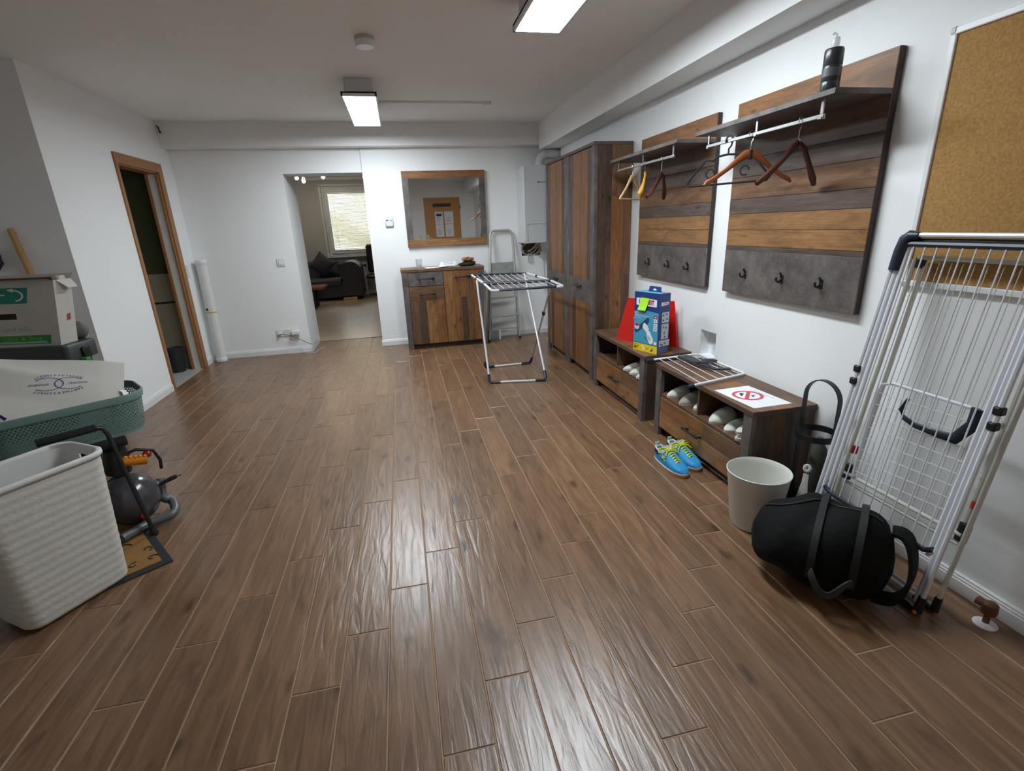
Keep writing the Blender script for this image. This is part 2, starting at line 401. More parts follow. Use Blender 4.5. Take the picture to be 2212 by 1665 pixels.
baseboard('baseboard_right', [((XR, YR, 0), (XR, YBR, 0), (-1, 0, 0))])
baseboard('baseboard_alcove', [((XA, 4.25, 0), (XL, 4.25, 0), (0, -1, 0))])
baseboard('baseboard_rear', [((XA, YR, 0), (.62, YR, 0), (0, 1, 0)), ((1.66, YR, 0), (XR, YR, 0), (0, 1, 0))])
# washroom behind the left door
TILE = mat('beige_wall_tile', S(150, 140, 120), .35); OLIVE = mat('olive_washroom_paint', S(66, 70, 40), .8)
struct('wall_washroom_end', MB().box(XA, XL-.12, 6.05, 6.15, 1.05, ZC), OLIVE)
struct('wall_washroom_tiles', MB().box(XA, XL-.12, 6.042, 6.15, 0, .74).box(XA, XL-.12, 6.042, 6.15, .755, 1.05), TILE)
struct('trim_3', MB().box(XA, XL-.12, 6.036, 6.14, .738, .757), mat('dark_tile_border', S(30, 34, 26), .3))
struct('floor_washroom', MB().box(XA, XL-.002, 4.37, 6.05, -.05, .004), mat('light_floor_tile', S(176, 176, 172), .4))
# left door casing
d1 = thing('door_1', None, None, (XL, 5.63, 0)); tag(d1, kind='structure')
cas = lambda *d: bx('casing', OAK, d1, *d, b=.003)
cas(XL-.004, XL+.016, 5.186, 5.226, 0, 2.045); cas(XL-.004, XL+.018, 5.998, 6.088, 0, 2.045); cas(XL-.004, XL+.018, 5.184, 6.088, 2.040, 2.126)
JW = mat('pale_jamb', S(226, 225, 220), .5)
for (a, b_, m) in ((.0, -.012, OAK), (-.012, -.086, JW), (-.086, -.112, OAK)):
    bx('jamb_lining', m, d1, XL+b_, XL+a, 5.985-(.014 if m is OAK else 0), 6.003, 0, 2.045, b=.001)
bx('jamb_lining', OAK, d1, XL-.12, XL, 5.220, 5.230, 0, 2.045); bx('jamb_lining', OAK, d1, XL-.12, XL, 5.222, 6.0, 2.028, 2.043)
b = thing('waste_bin', 'small dark waste bin on the washroom floor behind the left door', 'bin', (-2.535, 5.93, .004))
MB().lathe([(.075, .004), (.078, .01), (.095, .26), (.09, .26), (.074, .015)], 20, (-2.535, 5.93, 0)).build('body', mat('charcoal_bin', S(36, 38, 40), .5), b)
MB().lathe([(.099, .255), (.101, .262), (.094, .268), (.090, .262)], 20, (-2.535, 5.93, 0)).build('rim', mat('charcoal_bin', S(36, 38, 40)), b)

# ---- next room
Y2 = 12.3; ZC2 = 2.60
LAM = mat('pale_laminate', S(184, 162, 140), .26, var=.16, scale=5); GREIGE = mat('greige_wall_paint', S(194, 194, 192), .9, var=.02, scale=3)
struct('floor_next_room', MB().box(-3.4, 1.6, 6.968, Y2+.1, -.1, .001), LAM)
struct('ceiling_next_room', MB().box(-3.4, 1.6, 6.70, Y2+.1, ZC2, ZC2+.1), CEI)
wx0, wx1, wz0, wz1 = -1.585, -.43, .88, 2.375
struct('wall_next_room', MB().box(-3.4, -3.3, 7.06, Y2, 0, ZC2).box(1.5, 1.6, 7.06, Y2, 0, ZC2).box(-3.4, wx0, Y2, Y2+.25, 0, ZC2).box(wx1, 1.6, Y2, Y2+.25, 0, ZC2)
       .box(wx0, wx1, Y2, Y2+.25, 0, wz0).box(wx0, wx1, Y2, Y2+.25, wz1, ZC2).box(-3.4, -2.42, 6.95, 7.06, 0, ZC2), GREIGE)
struct('trim_4', MB().box(-3.3, 1.5, Y2-.05, Y2, 2.50, 2.56), BAS)
baseboard('baseboard_next_room', [((-3.3, Y2, 0), (1.5, Y2, 0), (0, -1, 0))])
bx('trim_5', mat('metal_threshold', S(120, 104, 86), .4, metal=.6), None, -1.2, -.335, 6.955, 6.985, -.002, .004)['kind'] = 'structure'
w1 = thing('window_1', None, None, (-1.0, Y2, wz0)); tag(w1, kind='structure')
UPVC = mat('white_window_frame', (.74, .78, .82), .35, var=.01)
for d in ((wx0, wx0+.07, wz0, wz1), (wx1-.07, wx1, wz0, wz1), (wx0+.07, wx1-.07, wz0, wz0+.07), (wx0+.07, wx1-.07, wz1-.07, wz1)):
    bx('window_frame', UPVC, w1, d[0], d[1], Y2+.02, Y2+.10, d[2], d[3], b=.004)
sx0, sx1, sz0, sz1 = wx0+.06, wx1-.06, wz0+.06, wz1-.06
for d in ((sx0, sx0+.075, sz0, sz1), (sx1-.075, sx1, sz0, sz1), (sx0+.075, sx1-.075, sz0, sz0+.075), (sx0+.075, sx1-.075, sz1-.075, sz1)):
    bx('sash', UPVC, w1, d[0], d[1], Y2-.005, Y2+.06, d[2], d[3], b=.004)
bx('pane', PANE, w1, sx0+.07, sx1-.07, Y2+.035, Y2+.041, sz0+.07, sz1-.07, b=0)
bx('window_sill', UPVC, w1, wx0-.05, wx1+.05, Y2-.08, Y2+.03, wz0-.03, wz0, b=.004)
for zz in (wz0-.0, wz1): pass
bx('window_trim', UPVC, w1, wx0-.045, wx0, Y2-.015, Y2+.02, wz0, wz1+.02); bx('window_trim', UPVC, w1, wx0-.045, wx1+.045, Y2-.015, Y2+.02, wz1, wz1+.04); bx('window_trim', UPVC, w1, wx1, wx1+.045, Y2-.015, Y2+.02, wz0, wz1+.02)
MB().box(sx0+.025, sx0+.05, Y2-.02, Y2-.004, 1.55, 1.60).tube([(sx0+.037, Y2-.03, 1.585), (sx0+.037, Y2-.04, 1.56), (sx0+.037, Y2-.04, 1.45)], .009).build('window_handle', WHT, w1)
vb = thing('venetian_blind', 'white slatted venetian blind hanging in the far window', 'blind', (-1.0, Y2-.03, sz0+.09))
def slat_mat():
    m, nt, p, N, L = _nt('white_blind_slat'); p.inputs['Base Color'].default_value = (.80, .86, .86, 1); p.inputs['Roughness'].default_value = .45
    t = N.new('ShaderNodeBsdfTranslucent'); t.inputs[0].default_value = (.80, .86, .86, 1); mx = N.new('ShaderNodeMixShader'); mx.inputs[0].default_value = .35
    L.new(p.outputs[0], mx.inputs[1]); L.new(t.outputs[0], mx.inputs[2]); L.new(mx.outputs[0], N['Material Output'].inputs[0]); return m
SLAT = slat_mat()
bx0, bx1 = sx0+.085, sx1-.085
bx('head_rail', SLAT, vb, bx0, bx1, Y2-.045, Y2-.012, sz1-.105, sz1-.08); bx('bottom_rail', SLAT, vb, bx0, bx1, Y2-.042, Y2-.016, sz0+.085, sz0+.10)
ns = 44; sl = None
for i in range(ns):
    z = sz0+.125+(sz1-.13-sz0-.125)*i/(ns-1)
    if sl is None: sl = MB().add([(bx0-bx0, 0, .019), (bx1-bx0, 0, .019), (bx1-bx0, -.016, 0), (0, -.016, 0), (0, -.006, .011), (bx1-bx0, -.006, .011)], [(0, 1, 5, 4), (4, 5, 2, 3)]).build('slat', SLAT, vb, local=True); o = sl
    else: o = bpy.data.objects.new('slat', sl.data); COL.objects.link(o); o.parent = vb
    o.location = Vector((bx0, Y2-.018, z))-ROOT[vb]
for x in (bx0+.10, bx1-.10): MB().tube([(x, Y2-.043, sz0+.09), (x, Y2-.043, sz1-.09)], .003, 5).build('cord', SLAT, vb)
# garden beyond the window
hg = MB().grid(lambda u, v: (-9+18*u, 17+.5*math.sin(9*u*3+4*v)+.4*math.sin(31*u+7*v)+.25*math.sin(57*u+23*v), -1+5.2*v), 90, 30)
tag(hg.build('hedge', mat('hedge_foliage', S(118, 104, 86), .9, var=.5, scale=3, bump=1, bscale=9), base=(0, 17, -1)), 'tall leafy hedge growing outside the far window', 'hedge', kind='stuff')
struct('ground_outside', MB().box(-9, 9, Y2+.25, 20, -1.2, -.98), mat('lawn', S(96, 110, 66), .9, var=.3))

# ================================================================== CEILING THINGS
LED = emit('led_diffuser', (.86, .95, 1.0), PANEL_LIGHT)
def ceiling_lamp(x0, y0, label):
    w, l, z = .271, 1.2, 2.405
    t = thing('ceiling_lamp', label, 'lamp', (x0+w/2, y0+l/2, z), group='led ceiling panels')
    bx('housing', mat('grey_lamp_housing', (.62, .62, .64), .5), t, x0+.03, x0+w-.03, y0+.03, y0+l-.03, z+.03, ZC, b=.004)
    MB().box(x0, x0+w, y0, y0+.012, z, z+.032).box(x0, x0+w, y0+l-.012, y0+l, z, z+.032).box(x0, x0+.012, y0, y0+l, z, z+.032).box(x0+w-.012, x0+w, y0, y0+l, z, z+.032).box(x0, x0+w, y0, y0+l, z+.022, z+.032).build('frame', WHT, t, smooth=False)
    bx('diffuser', LED, t, x0+.012, x0+w-.012, y0+.012, y0+l-.012, z+.002, z+.012, b=0, smooth=False)
ceiling_lamp(-.327, 4.51, 'lit rectangular led ceiling panel over the doorway end, beside the cable duct')
ceiling_lamp(.724, 1.88, 'lit rectangular led ceiling panel nearest the coat panels and shoe benches')
sd = thing('smoke_detector', 'round white smoke detector on the ceiling', 'smoke detector', (-.083, 3.66, ZC-.058))
c = (-.083, 3.66, 0)
MB().lathe([(.03, ZC), (.060, ZC), (.062, ZC-.018), (.058, ZC-.022)], 28, c).build('base', mat('grey_detector_base', (.5, .49, .47), .5), sd)
MB().lathe([(.058, ZC-.022), (.060, ZC-.045), (.054, ZC-.056), (.02, ZC-.058), (.001, ZC-.058)], 28, c).build('cover', WHT, sd)
cd = thing('cable_duct', 'slim painted cable duct running along the ceiling from the lamp', 'cable duct', (.5, 5.28, ZC-.02))
bx('duct', CEI, cd, -.05, .93, 5.27, 5.295, ZC-.018, ZC+.001); bx('junction_box', CEI, cd, .93, 1.0, 5.255, 5.31, ZC-.03, ZC+.001, b=.004)

# ================================================================== RECLAIMED-WOOD FURNITURE
def planks(parent, ax, rects, mk):
    "rects: (u0,u1,v0,v1,colour); mk(u0,u1,v0,v1)->box dims"
    for u0, u1, v0, v1, col in rects:
        g = .0008
        MB().box(*mk(u0+g, u1-g, v0+g, v1-g), b=.0008).build('plank', WOODAX[ax], parent, color=col, smooth=False)
def bar_handle(parent, c, axis, L, out, m=None):
    "rustic bar handle: round bar with end knobs and two feet"
    c = Vector(c); a = Vector(axis); o = Vector(out); mb = MB()
    p = lambda t, h: c+a*(t*L/2)+o*h
    mb.tube([p(-1, .026), p(-.9, .030), p(0, .031), p(.9, .030), p(1, .026)], [.006, .009, .0065, .009, .006], 8)
    for sg in (-.78, .78):
        mb.tube([p(sg, -.002), p(sg, .004), p(sg, .012), p(sg, .03)], [.014, .012, .006, .006], 8)
    return mb.build('handle', m or BRON, parent)

def wardrobe(y0, label):
    x0, x1, y1, H = 1.616, 1.955, y0+.7127, 2.018
    t = thing('wardrobe', label, 'wardrobe', ((x0+x1)/2, (y0+y1)/2, 0), group='matching reclaimed-wood wardrobes')
    bx('top_panel', WY, t, x0-.004, x1, y0, y1, H-.025, H, color=DK2)
    MB().box(x0+.03, x1, y0+.002, y0+.014, .06, H-.025).box(x0+.03, x1, y1-.014, y1-.002, .06, H-.025).box(x1-.012, x1, y0+.01, y1-.01, .06, H-.025).box(x0+.03, x1, y0+.01, y1-.01, .06, .085).box(x0+.05, x0+.075, y0+.03, y1-.03, 0.0, .06).build('carcass', mat('carcass_brown', DK1, .6), t, smooth=False)
    for a, b_ in ((y0, y0+.072), (y1-.072, y1)):
        bx('post', CON, t, x0, x0+.03, a, b_, 0, H-.025, b=.002)
    for a in (y0, y1-.016): bx('foot', CON, t, x1-.04, x1, a, a+.016, 0, .062)
    # visible side: vertical boards
    sp = bx('side_panel', mat('carcass_brown', DK1, .6), t, x0+.03, x1, y0+.0005, y0+.004, .03, H-.025)
    S_ = [(x0+.030, x0+.105, .03, 1.993, DK1), (x0+.105, x0+.155, .03, 1.22, BR2), (x0+.105, x0+.155, 1.22, 1.993, DK1), (x0+.155, x0+.265, .03, 1.60, OR2), (x0+.155, x0+.265, 1.60, 1.993, BR1), (x0+.265, x1, .03, .95, BR2), (x0+.265, x1, .95, 1.993, BR1)]
    planks(sp, 'z', S_, lambda u0, u1, v0, v1: (u0, u1, y0-.0015, y0+.001, v0, v1))
    d = bx('door', mat('carcass_brown', DK1, .6), t, x0+.008, x0+.024, y0+.074, y1-.074, .065, H-.03)
    ya, yb_ = y0+.074, y1-.074; w = yb_-ya
    up = [(0, .17, DK2), (.17, .48, OR2), (.48, .60, BR1), (.60, .84, OR2), (.84, 1, DK1)]
    lo = [(0, .14, OR2), (.14, .32, DK1), (.32, .80, OR2), (.80, 1, BR1)]
    planks(d, 'z', [(ya+(1-b_)*w, ya+(1-a)*w, .91, H-.03, c_) for a, b_, c_ in up]+[(ya+(1-b_)*w, ya+(1-a)*w, .065, .70, c_) for a, b_, c_ in lo],
           lambda u0, u1, v0, v1: (x0+.003, x0+.009, u0, u1, v0, v1))
    bx('door_band', CON, d, x0+.002, x0+.010, ya, yb_, .70, .91)
    bar_handle(d, (x0+.002, ya+w/2, .838), (0, 1, 0), .15, (-1, 0, 0))
    return t
wardrobe(4.127, 'tall reclaimed-wood wardrobe whose plank side faces the shoe benches')
wardrobe(4.8425, 'tall reclaimed-wood wardrobe next to the white wall boiler')

# sideboard
sb = thing('sideboard', 'reclaimed-wood sideboard with grey drawer under the mirror', 'sideboard', (.47, 6.16, 0))
X0, X1, Y0, Y1 = -.016, .957, 5.992, 6.366
bx('top_panel', WX, sb, X0-.006, X1+.004, Y0-.004, Y1+.002, .925, .955, color=BR1)
MB().box(X0+.002, X0+.016, Y0+.03, Y1, .06, .925).box(X1-.016, X1-.002, Y0+.03, Y1, .06, .925).box(X0+.01, X1-.01, Y1-.01, Y1, .06, .925).box(X0, X1, Y0+.03, Y1, .06, .08).box(X0+.02, X1-.02, Y0+.08, Y0+.1, .0, .06).build('carcass', mat('carcass_brown', DK1, .6), sb, smooth=False)
for a, b_ in ((X0, X0+.068), (X1-.068, X1)): bx('post', CON, sb, a, b_, Y0, Y0+.03, 0, .925, b=.002)
for a in (X0, X1-.016): bx('side_panel', CON, sb, a, a+.016, Y0+.03, Y1, 0, .925)
def front(name, x0, x1, z0, z1): return bx(name, mat('carcass_brown', DK1, .6), sb, x0+.001, x1-.001, Y0+.008, Y0+.026, z0+.001, z1-.001)
xm = .468
mkf = lambda u0, u1, v0, v1: (u0, u1, Y0+.003, Y0+.009, v0, v1)
d = front('drawer', X0+.07, xm-.002, .757, .922); bx('drawer_front', CON, d, X0+.071, xm-.003, Y0+.003, Y0+.009, .758, .921); bar_handle(d, (.262, Y0+.003, .842), (1, 0, 0), .20, (0, -1, 0))
d = front('door', X0+.07, xm-.002, .062, .753); a = X0+.071
planks(d, 'x', [(a, xm-.003, .68, .752, BR1), (a, xm-.003, .585, .68, BR2)], mkf)
planks(d, 'z', [(a, a+.10, .064, .585, BR2), (a+.10, a+.185, .064, .585, DK1), (a+.185, a+.30, .064, .585, OR1), (a+.30, xm-.003, .064, .585, OR2)], mkf)
bar_handle(d, (.264, Y0+.003, .662), (1, 0, 0), .20, (0, -1, 0))
d = front('door', xm, X1-.07, .062, .922); a = xm+.001
planks(d, 'z', [(a, a+.11, .064, .921, OR1), (a+.11, a+.20, .064, .921, OR2), (a+.20, a+.265, .064, .60, DK1), (a+.20, a+.265, .60, .921, OR2), (a+.265, a+.34, .064, .921, BR1), (a+.34, X1-.071, .064, .921, OR2)], mkf)
bar_handle(d, (.69, Y0+.003, .843), (1, 0, 0), .20, (0, -1, 0))

# mirror
mi = thing('wall_mirror', 'framed wall mirror hung above the sideboard', 'mirror', (.59, 6.36, 1.2))
a, b_, z0, z1 = .100, 1.080, 1.195, 2.048
MIR = mat('mirror_silver', (.74, .74, .72), .015, metal=1, var=.0)
bx('glass', MIR, mi, a+.05, b_-.05, 6.347, 6.352, z0+.05, z1-.05, b=0, smooth=False)
bx('backing', mat('carcass_brown', DK1), mi, a+.02, b_-.02, 6.353, 6.384, z0+.02, z1-.02)
for p in ((a, b_, z1-.083, z1, OR2), (a, b_, z0, z0+.083, OR1)): bx('rail', WX, mi, p[0], p[1], 6.342, 6.384, p[2], p[3], color=p[4], b=.002)
for p in ((a, a+.072), (b_-.072, b_)): bx('stile', CON, mi, p[0], p[1], 6.342, 6.384, z0+.083, z1-.083, b=.002)

def shoe_bench(y0, label):
    x0, x1, y1, H = 1.59, 1.955, y0+.977, .494
    t = thing('shoe_bench', label, 'shoe bench', ((x0+x1)/2, (y0+y1)/2, 0), group='matching shoe benches')
    tp = bx('top_panel', mat('carcass_brown', DK1, .6), t, x0, x1, y0, y1, H-.028, H-.003)
    w = x1-x0
    planks(tp, 'y', [(x0, x0+.13, y0, y0+.62, BR1), (x0, x0+.13, y0+.62, y1, BR2), (x0+.13, x0+.235, y0, y0+.45, OR2), (x0+.13, x0+.235, y0+.45, y1, BR1), (x0+.235, x1, y0, y1, BR2)], lambda u0, u1, v0, v1: (u0, u1, v0, v1, H-.006, H))
    C_ = mat('carcass_brown', DK1, .6)
    for a in (y0+.012, y1-.028):
        sp = bx('side_panel', C_, t, x0+.03, x1-.002, a, a+.016, 0, H-.028)
        if a < y0+.1: planks(sp, 'z', [(x0+.03, x0+.12, .003, H-.03, DK1), (x0+.12, x0+.20, .003, H-.03, BR2), (x0+.20, x0+.30, .003, H-.03, DK2), (x0+.30, x1-.003, .003, H-.03, BR2)], lambda u0, u1, v0, v1: (u0, u1, a-.001, a+.002, v0, v1))
    for a in (y0+.012, y1-.074): bx('post', CON, t, x0+.004, x0+.034, a, a+.062, 0, H-.028, b=.002)
    bx('back_panel', C_, t, x1-.014, x1-.002, y0+.028, y1-.028, .06, H-.028)
    bx('shelf', WY, t, x0+.012, x1-.014, y0+.074, y1-.074, .280, .298, color=BR2); bx('shelf', WY, t, x0+.034, x1-.014, y0+.028, y1-.028, .2802, .2978, color=BR2)
    bx('divider', WZ, t, x0+.018, x1-.014, (y0+y1)/2-.009, (y0+y1)/2+.009, .298, H-.028, color=BR2)
    d = bx('drawer', C_, t, x0+.012, x0+.032, y0+.076, y1-.076, .062, .278)
    planks(d, 'y', [(y0+.077, y0+.40, .172, .277, BR1), (y0+.40, y1-.077, .172, .277, OR2), (y0+.077, y1-.077, .064, .172, OR1)], lambda u0, u1, v0, v1: (x0+.007, x0+.013, u0, u1, v0, v1))
    bar_handle(d, (x0+.007, (y0+y1)/2+.005, .185), (0, 1, 0), .17, (-1, 0, 0))
    MB().box(x0+.06, x0+.08, y0+.03, y1-.03, 0, .06).build('plinth', C_, t, smooth=False)
    return t
shoe_bench(1.932, 'reclaimed-wood shoe bench with the no-shoes sign lying on it')
shoe_bench(3.069, 'reclaimed-wood shoe bench with the red bag and blue carton on top')

def coat_panel(y0, y1, label):
    xf, xb, z0, z1 = 1.925, 1.957, .965, 1.992
    t = thing('coat_panel', label, 'coat rack', (1.94, (y0+y1)/2, z0), group='wall coat panels')
    bp = bx('back_board', mat('dark_board_edge', S(52, 40, 36), .6), t, xf+.004, xb, y0, y1, z0, z1)
    m_ = (y0+y1)/2
    rows = [(1.212, 1.236, DK2), (1.236, 1.325, OR1), (1.325, 1.412, OR1), (1.412, 1.492, DK2), (1.492, 1.605, BR1), (1.605, 1.70, DK2), (1.70, 1.845, BR2), (1.845, 1.992, OR2)]
    planks(bp, 'y', [(y0, y1, a, b_, c_) for a, b_, c_ in rows], lambda u0, u1, v0, v1: (xf, xf+.005, u0, u1, v0, v1))
    bx('hook_board', CON, t, xf-.001, xf+.006, y0, y1, z0, 1.212)
    L_ = y1-y0
    for k in (.213, .52, .79):
        y = y1-L_*k; zc = 1.078
        hk = MB().box(xf-.004, xf, y-.012, y+.012, zc-.022, zc+.022, b=.002)
        hk.tube([(xf-.004, y, zc+.0), (xf-.022, y, zc-.012), (xf-.034, y, zc-.006), (xf-.036, y, zc+.012)], .0055, 6)
        hk.tube([(xf-.004, y, zc+.014), (xf-.012, y, zc+.030), (xf-.016, y, zc+.034)], .0055, 6); hk.build('hook', IRON, t)
    bx('shelf', CON, t, 1.665, xf, y0, y1, 1.828, 1.850, b=.002)
    rl = MB(); rl.box(1.694, 1.706, y0+.075, y1-.075, 1.760, 1.776, b=.002); rail = rl.build('rail', STEEL, t)
    for y in (y0+.09, m_, y1-.09):
        MB().box(1.697, 1.703, y-.006, y+.006, 1.770, 1.829).box(1.69, 1.71, y-.009, y+.009, 1.757, 1.764).build('bracket', STEEL, rail)
    return t
coat_panel(1.797, 2.745, 'wall coat panel with the dark pump bottle on its shelf')
coat_panel(2.938, 3.918, 'wall coat panel next to the wardrobe, behind the red bag')

# ---- hangers
def hanger(name, label, y, ang, m, hw=.215, drop=.135, style='flat', x=1.70, grp='clothes hangers on the rails', bar=False, neck=.06):
    z = 1.776
    t = thing('clothes_hanger', label, 'hanger', (x, y, z-neck-drop), rz=math.radians(ang), group=grp)
    zb = neck+drop            # local height of rail top
    P = lambda u, v: Vector((u, 0, v))
    hook = [P(-.014, zb-.012)]+arc((0, zb-.004), .0135, pi*1.05, -pi*.15, 10, lambda u, v: P(u, v))+[P(.006, zb-.030), P(0, zb-.042), P(0, drop-.002)]
    hook = [Vector((q.x, q.y, q.z)) for q in hook]
    MB().tube(hook, .0022, 6).build('hook', STEEL, t, local=True)
    if style == 'flat':
        for sg in (-1, 1):
            pts = [P(0, drop-.012), P(sg*hw*.12, drop-.018), P(sg*hw*.26, drop*.74), P(sg*hw*.5, drop*.47), P(sg*hw*.78, drop*.20), P(sg*hw*.95, .012), P(sg*hw, 0)]
            MB().tube(pts, [.021, .021, .015, .0105, .0105, .010, .006], 8, ref=(0, 0, 1), rb=[.007, .007, .007, .0065, .0065, .0065, .004]).build('arm', m, t, local=True)
    if style == 'shaped':
        for sg in (-1, 1):
            pts = [Vector((0, 0, drop-.006)), Vector((sg*hw*.2, -.004, drop*.84)), Vector((sg*hw*.5, .004, drop*.50)), Vector((sg*hw*.82, .018, drop*.17)), Vector((sg*hw, .030, 0))]
            MB().tube(pts, [.017, .016, .012, .013, .010], 8, ref=(0, 0, 1), rb=[.008, .009, .011, .016, .011]).build('arm', m, t, local=True)
    if bar: MB().tube([P(-hw*.93, .004), P(hw*.93, .004)], .0055, 8).build('trouser_bar', m, t, local=True)
    return t
PALEW = mat('pale_beech', S(230, 198, 146), .4, var=.1); YELW = mat('varnished_beech', S(206, 152, 76), .35, var=.1)
DKW = mat('dark_stained_wood', S(74, 38, 26), .3, var=.15); REDW = mat('red_brown_wood', S(150, 84, 48), .35, var=.15)
hanger('a', 'pale wooden hanger with a trouser bar next to the wardrobe', 3.585, 41, PALEW, hw=.21, bar=True, neck=.066, drop=.165)
hanger('b', 'thick yellow varnished wooden hanger turned edge-on beside the pale one', 3.395, 62, YELW, style='shaped', neck=.066, drop=.15)
hanger('c', 'dark brown wooden hanger alone under the shelf beside the wardrobe', 3.165, 47, DKW, style='shaped', neck=.09, drop=.15, hw=.205)
hanger('d', 'dark brown wooden hanger under the shelf that carries the bottle', 1.995, 19, DKW, style='shaped', neck=.085, drop=.165)
hanger('e', 'wide red-brown wooden hanger on the rail below the bottle shelf', 2.30, -12, REDW, style='flat', neck=.078, drop=.148, hw=.212)
MB().tube([Vector((0, 0, .108)), Vector((0, 0, .152))], .0085, 8, ref=(1, 0, 0), rb=.0095).build('neck_band', BLK, [o for o in COL.objects if o.get('label', '').startswith('wide red-brown')][0], local=True)
# black scrolled hanger behind it
t = thing('clothes_hanger', 'black scrolled plastic hanger behind the red-brown wooden hanger', 'hanger', (1.70, 2.475, 1.565), rz=math.radians(-58), group='clothes hangers on the rails')
P = lambda u, v: Vector((u, 0, v))
MB().tube([P(-.02, .20)]+arc((0, .207), .018, pi*1.1, -pi*.1, 10, P)+[P(.012, .18), P(0, .165), P(0, .14)], .0045, 6).build('hook', BLK, t, local=True)
mb = MB()
for sg in (-1, 1):
    mb.tube([P(0, .14), P(sg*.05, .135), P(sg*.08, .115), P(sg*.10, .122), P(sg*.12, .120), P(sg*.17, .07), P(sg*.20, .035), P(sg*.215, .015), P(sg*.20, .0)], .0055, 6)
    mb.tube(arc((sg*.09, .055), .022, 0, 1.7*pi, 12, lambda u, v: P(u, v)), .004, 6)
mb.tube([P(-.205, 0), P(.205, 0)], .0055, 6); mb.build('frame', BLK, t, local=True)

# ---- pump bottle on the shelf
bt = thing('pump_bottle', 'tall dark grey bottle with clear pump cap on the shelf', 'bottle', (1.735, 1.905, 1.85))
c = (1.735, 1.905, 1.85); GB = mat('dark_grey_bottle', S(46, 50, 54), .3)
MB().lathe([(.001, 0), (.032, 0), (.034, .004), (.034, .040), (.033, .042), (.034, .044), (.034, .095), (.033, .097), (.034, .099), (.034, .150), (.031, .156), (.014, .158), (.001, .158)], 28, c).build('body', GB, bt)
MB().lathe([(.0335, .058), (.0346, .058), (.0346, .088), (.0335, .088)], 28, c).build('label_band', mat('grey_label', S(84, 88, 92), .4), bt)
CLR = mat('clear_plastic', (.75, .78, .8), .15, alpha=.55)
MB().lathe([(.013, .157), (.014, .160), (.014, .190), (.012, .194), (.001, .194)], 20, c).tube([(c[0], c[1], c[2]+.19), (c[0], c[1], c[2]+.205), (c[0]-.018, c[1]-.008, c[2]+.205), (c[0]-.024, c[1]-.01, c[2]+.2)], .004, 8).build('pump', CLR, bt)

# ---- cork board
cb = thing('cork_board', 'large cork pinboard with white frame on the right wall', 'pinboard', (1.95, 1.1, 1.115))
ya, yb2, z0, z1 = .42, 1.622, 1.113, 1.988
def cork():
    m, nt, p, N, L = _nt('cork')
    tc = N.new('ShaderNodeTexCoord'); nz = N.new('ShaderNodeTexNoise'); nz.inputs['Scale'].default_value = 130; nz.inputs['Detail'].default_value = 5; L.new(tc.outputs['Object'], nz.inputs['Vector'])
    r = N.new('ShaderNodeValToRGB'); r.color_ramp.elements[0].position = .3; r.color_ramp.elements[0].color = S(150, 112, 62)+(1,); r.color_ramp.elements[1].position = .65; r.color_ramp.elements[1].color = S(178, 136, 80)+(1,)
    L.new(nz.outputs['Fac'], r.inputs[0]); L.new(r.outputs[0], p.inputs['Base Color']); p.inputs['Roughness'].default_value = .9; return m
bx('cork', cork(), cb, 1.946, 1.957, ya+.01, yb2-.01, z0+.01, z1-.01, b=0)
for d_ in ((ya, yb2, z0, z0+.022), (ya, yb2, z1-.022, z1), (ya, ya+.022, z0+.022, z1-.022), (yb2-.022, yb2, z0+.022, z1-.022)): bx('frame', BAS, cb, 1.938, 1.959, *d_, b=.003)
for y, z in ((yb2-.008, z1-.008), (yb2-.008, z0+.008)): bx('corner_cap', mat('grey_cap', (.45, .45, .44), .4), cb, 1.936, 1.9585, y-.012, y+.010, z-.012, z+.010, b=.004)
# socket in the wall niche
so = thing('wall_socket', 'white socket inside the small wall niche above the bench', 'socket', (2.03, 2.9, .52))
bx('plate', WHT, so, 2.022, 2.031, 2.855, 2.94, .505, .60, b=.004); MB().lathe([(.001, 0), (.022, 0), (.022, .003), (.001, .003)], 20, (2.0195, 2.8975, .552), 'x').build('insert', OFF, so)
for y in (2.888, 2.907): MB().lathe([(.001, 0), (.003, 0), (.003, .001), (.001, .001)], 8, (2.0188, y, .552), 'x').build('pin_hole', BLK, so)

# ================================================================== ON AND IN THE SHOE BENCHES
# carton
BZ = .494
A0, A1, A2 = at(1368, 754, z=BZ), at(1419, 767, z=BZ), at(1441, 762, z=BZ)
e1 = (A1-A0); e1.z = 0; bw = .235; e1.normalize(); e2 = Vector((-e1.y, e1.x, 0)); bd, bh = .105, .425
if e2.x < 0: e2 = -e2
org = A1-e1*bw
bc = thing('product_carton', 'blue and yellow window vacuum carton standing in front of the red bag', 'box', tuple(org+e1*bw/2+e2*bd/2))
Bp = lambda u, v, w=0: org+e1*u+Vector((0, 0, v))+e2*w      # u along the front, v up, w depth
BLU = mat('carton_navy', S(36, 58, 120), .35, var=.03); SKY = mat('carton_sky_blue', S(74, 156, 190), .35, var=.05); YEL = mat('carton_yellow', S(236, 208, 30), .35, var=.02)
RED = mat('print_red', S(176, 34, 40), .4, var=.02); WPR = mat('print_white', (.80, .82, .84), .4, var=.01); NVP = mat('print_navy', S(22, 74, 124), .4, var=.02)
MB().add([Bp(u, v, w) for u in (0, bw) for v in (0, bh) for w in (0, bd)], [(0, 1, 3, 2), (4, 6, 7, 5), (0, 4, 5, 1), (2, 3, 7, 6), (0, 2, 6, 4), (1, 5, 7, 3)]).build('body', BLU, bc, smooth=False)
fr = lambda e=.0006: (lambda u, v: Bp(u, v, -e))
sd_ = lambda e=.0006: (lambda u, v: Bp(bw+e, v, u))
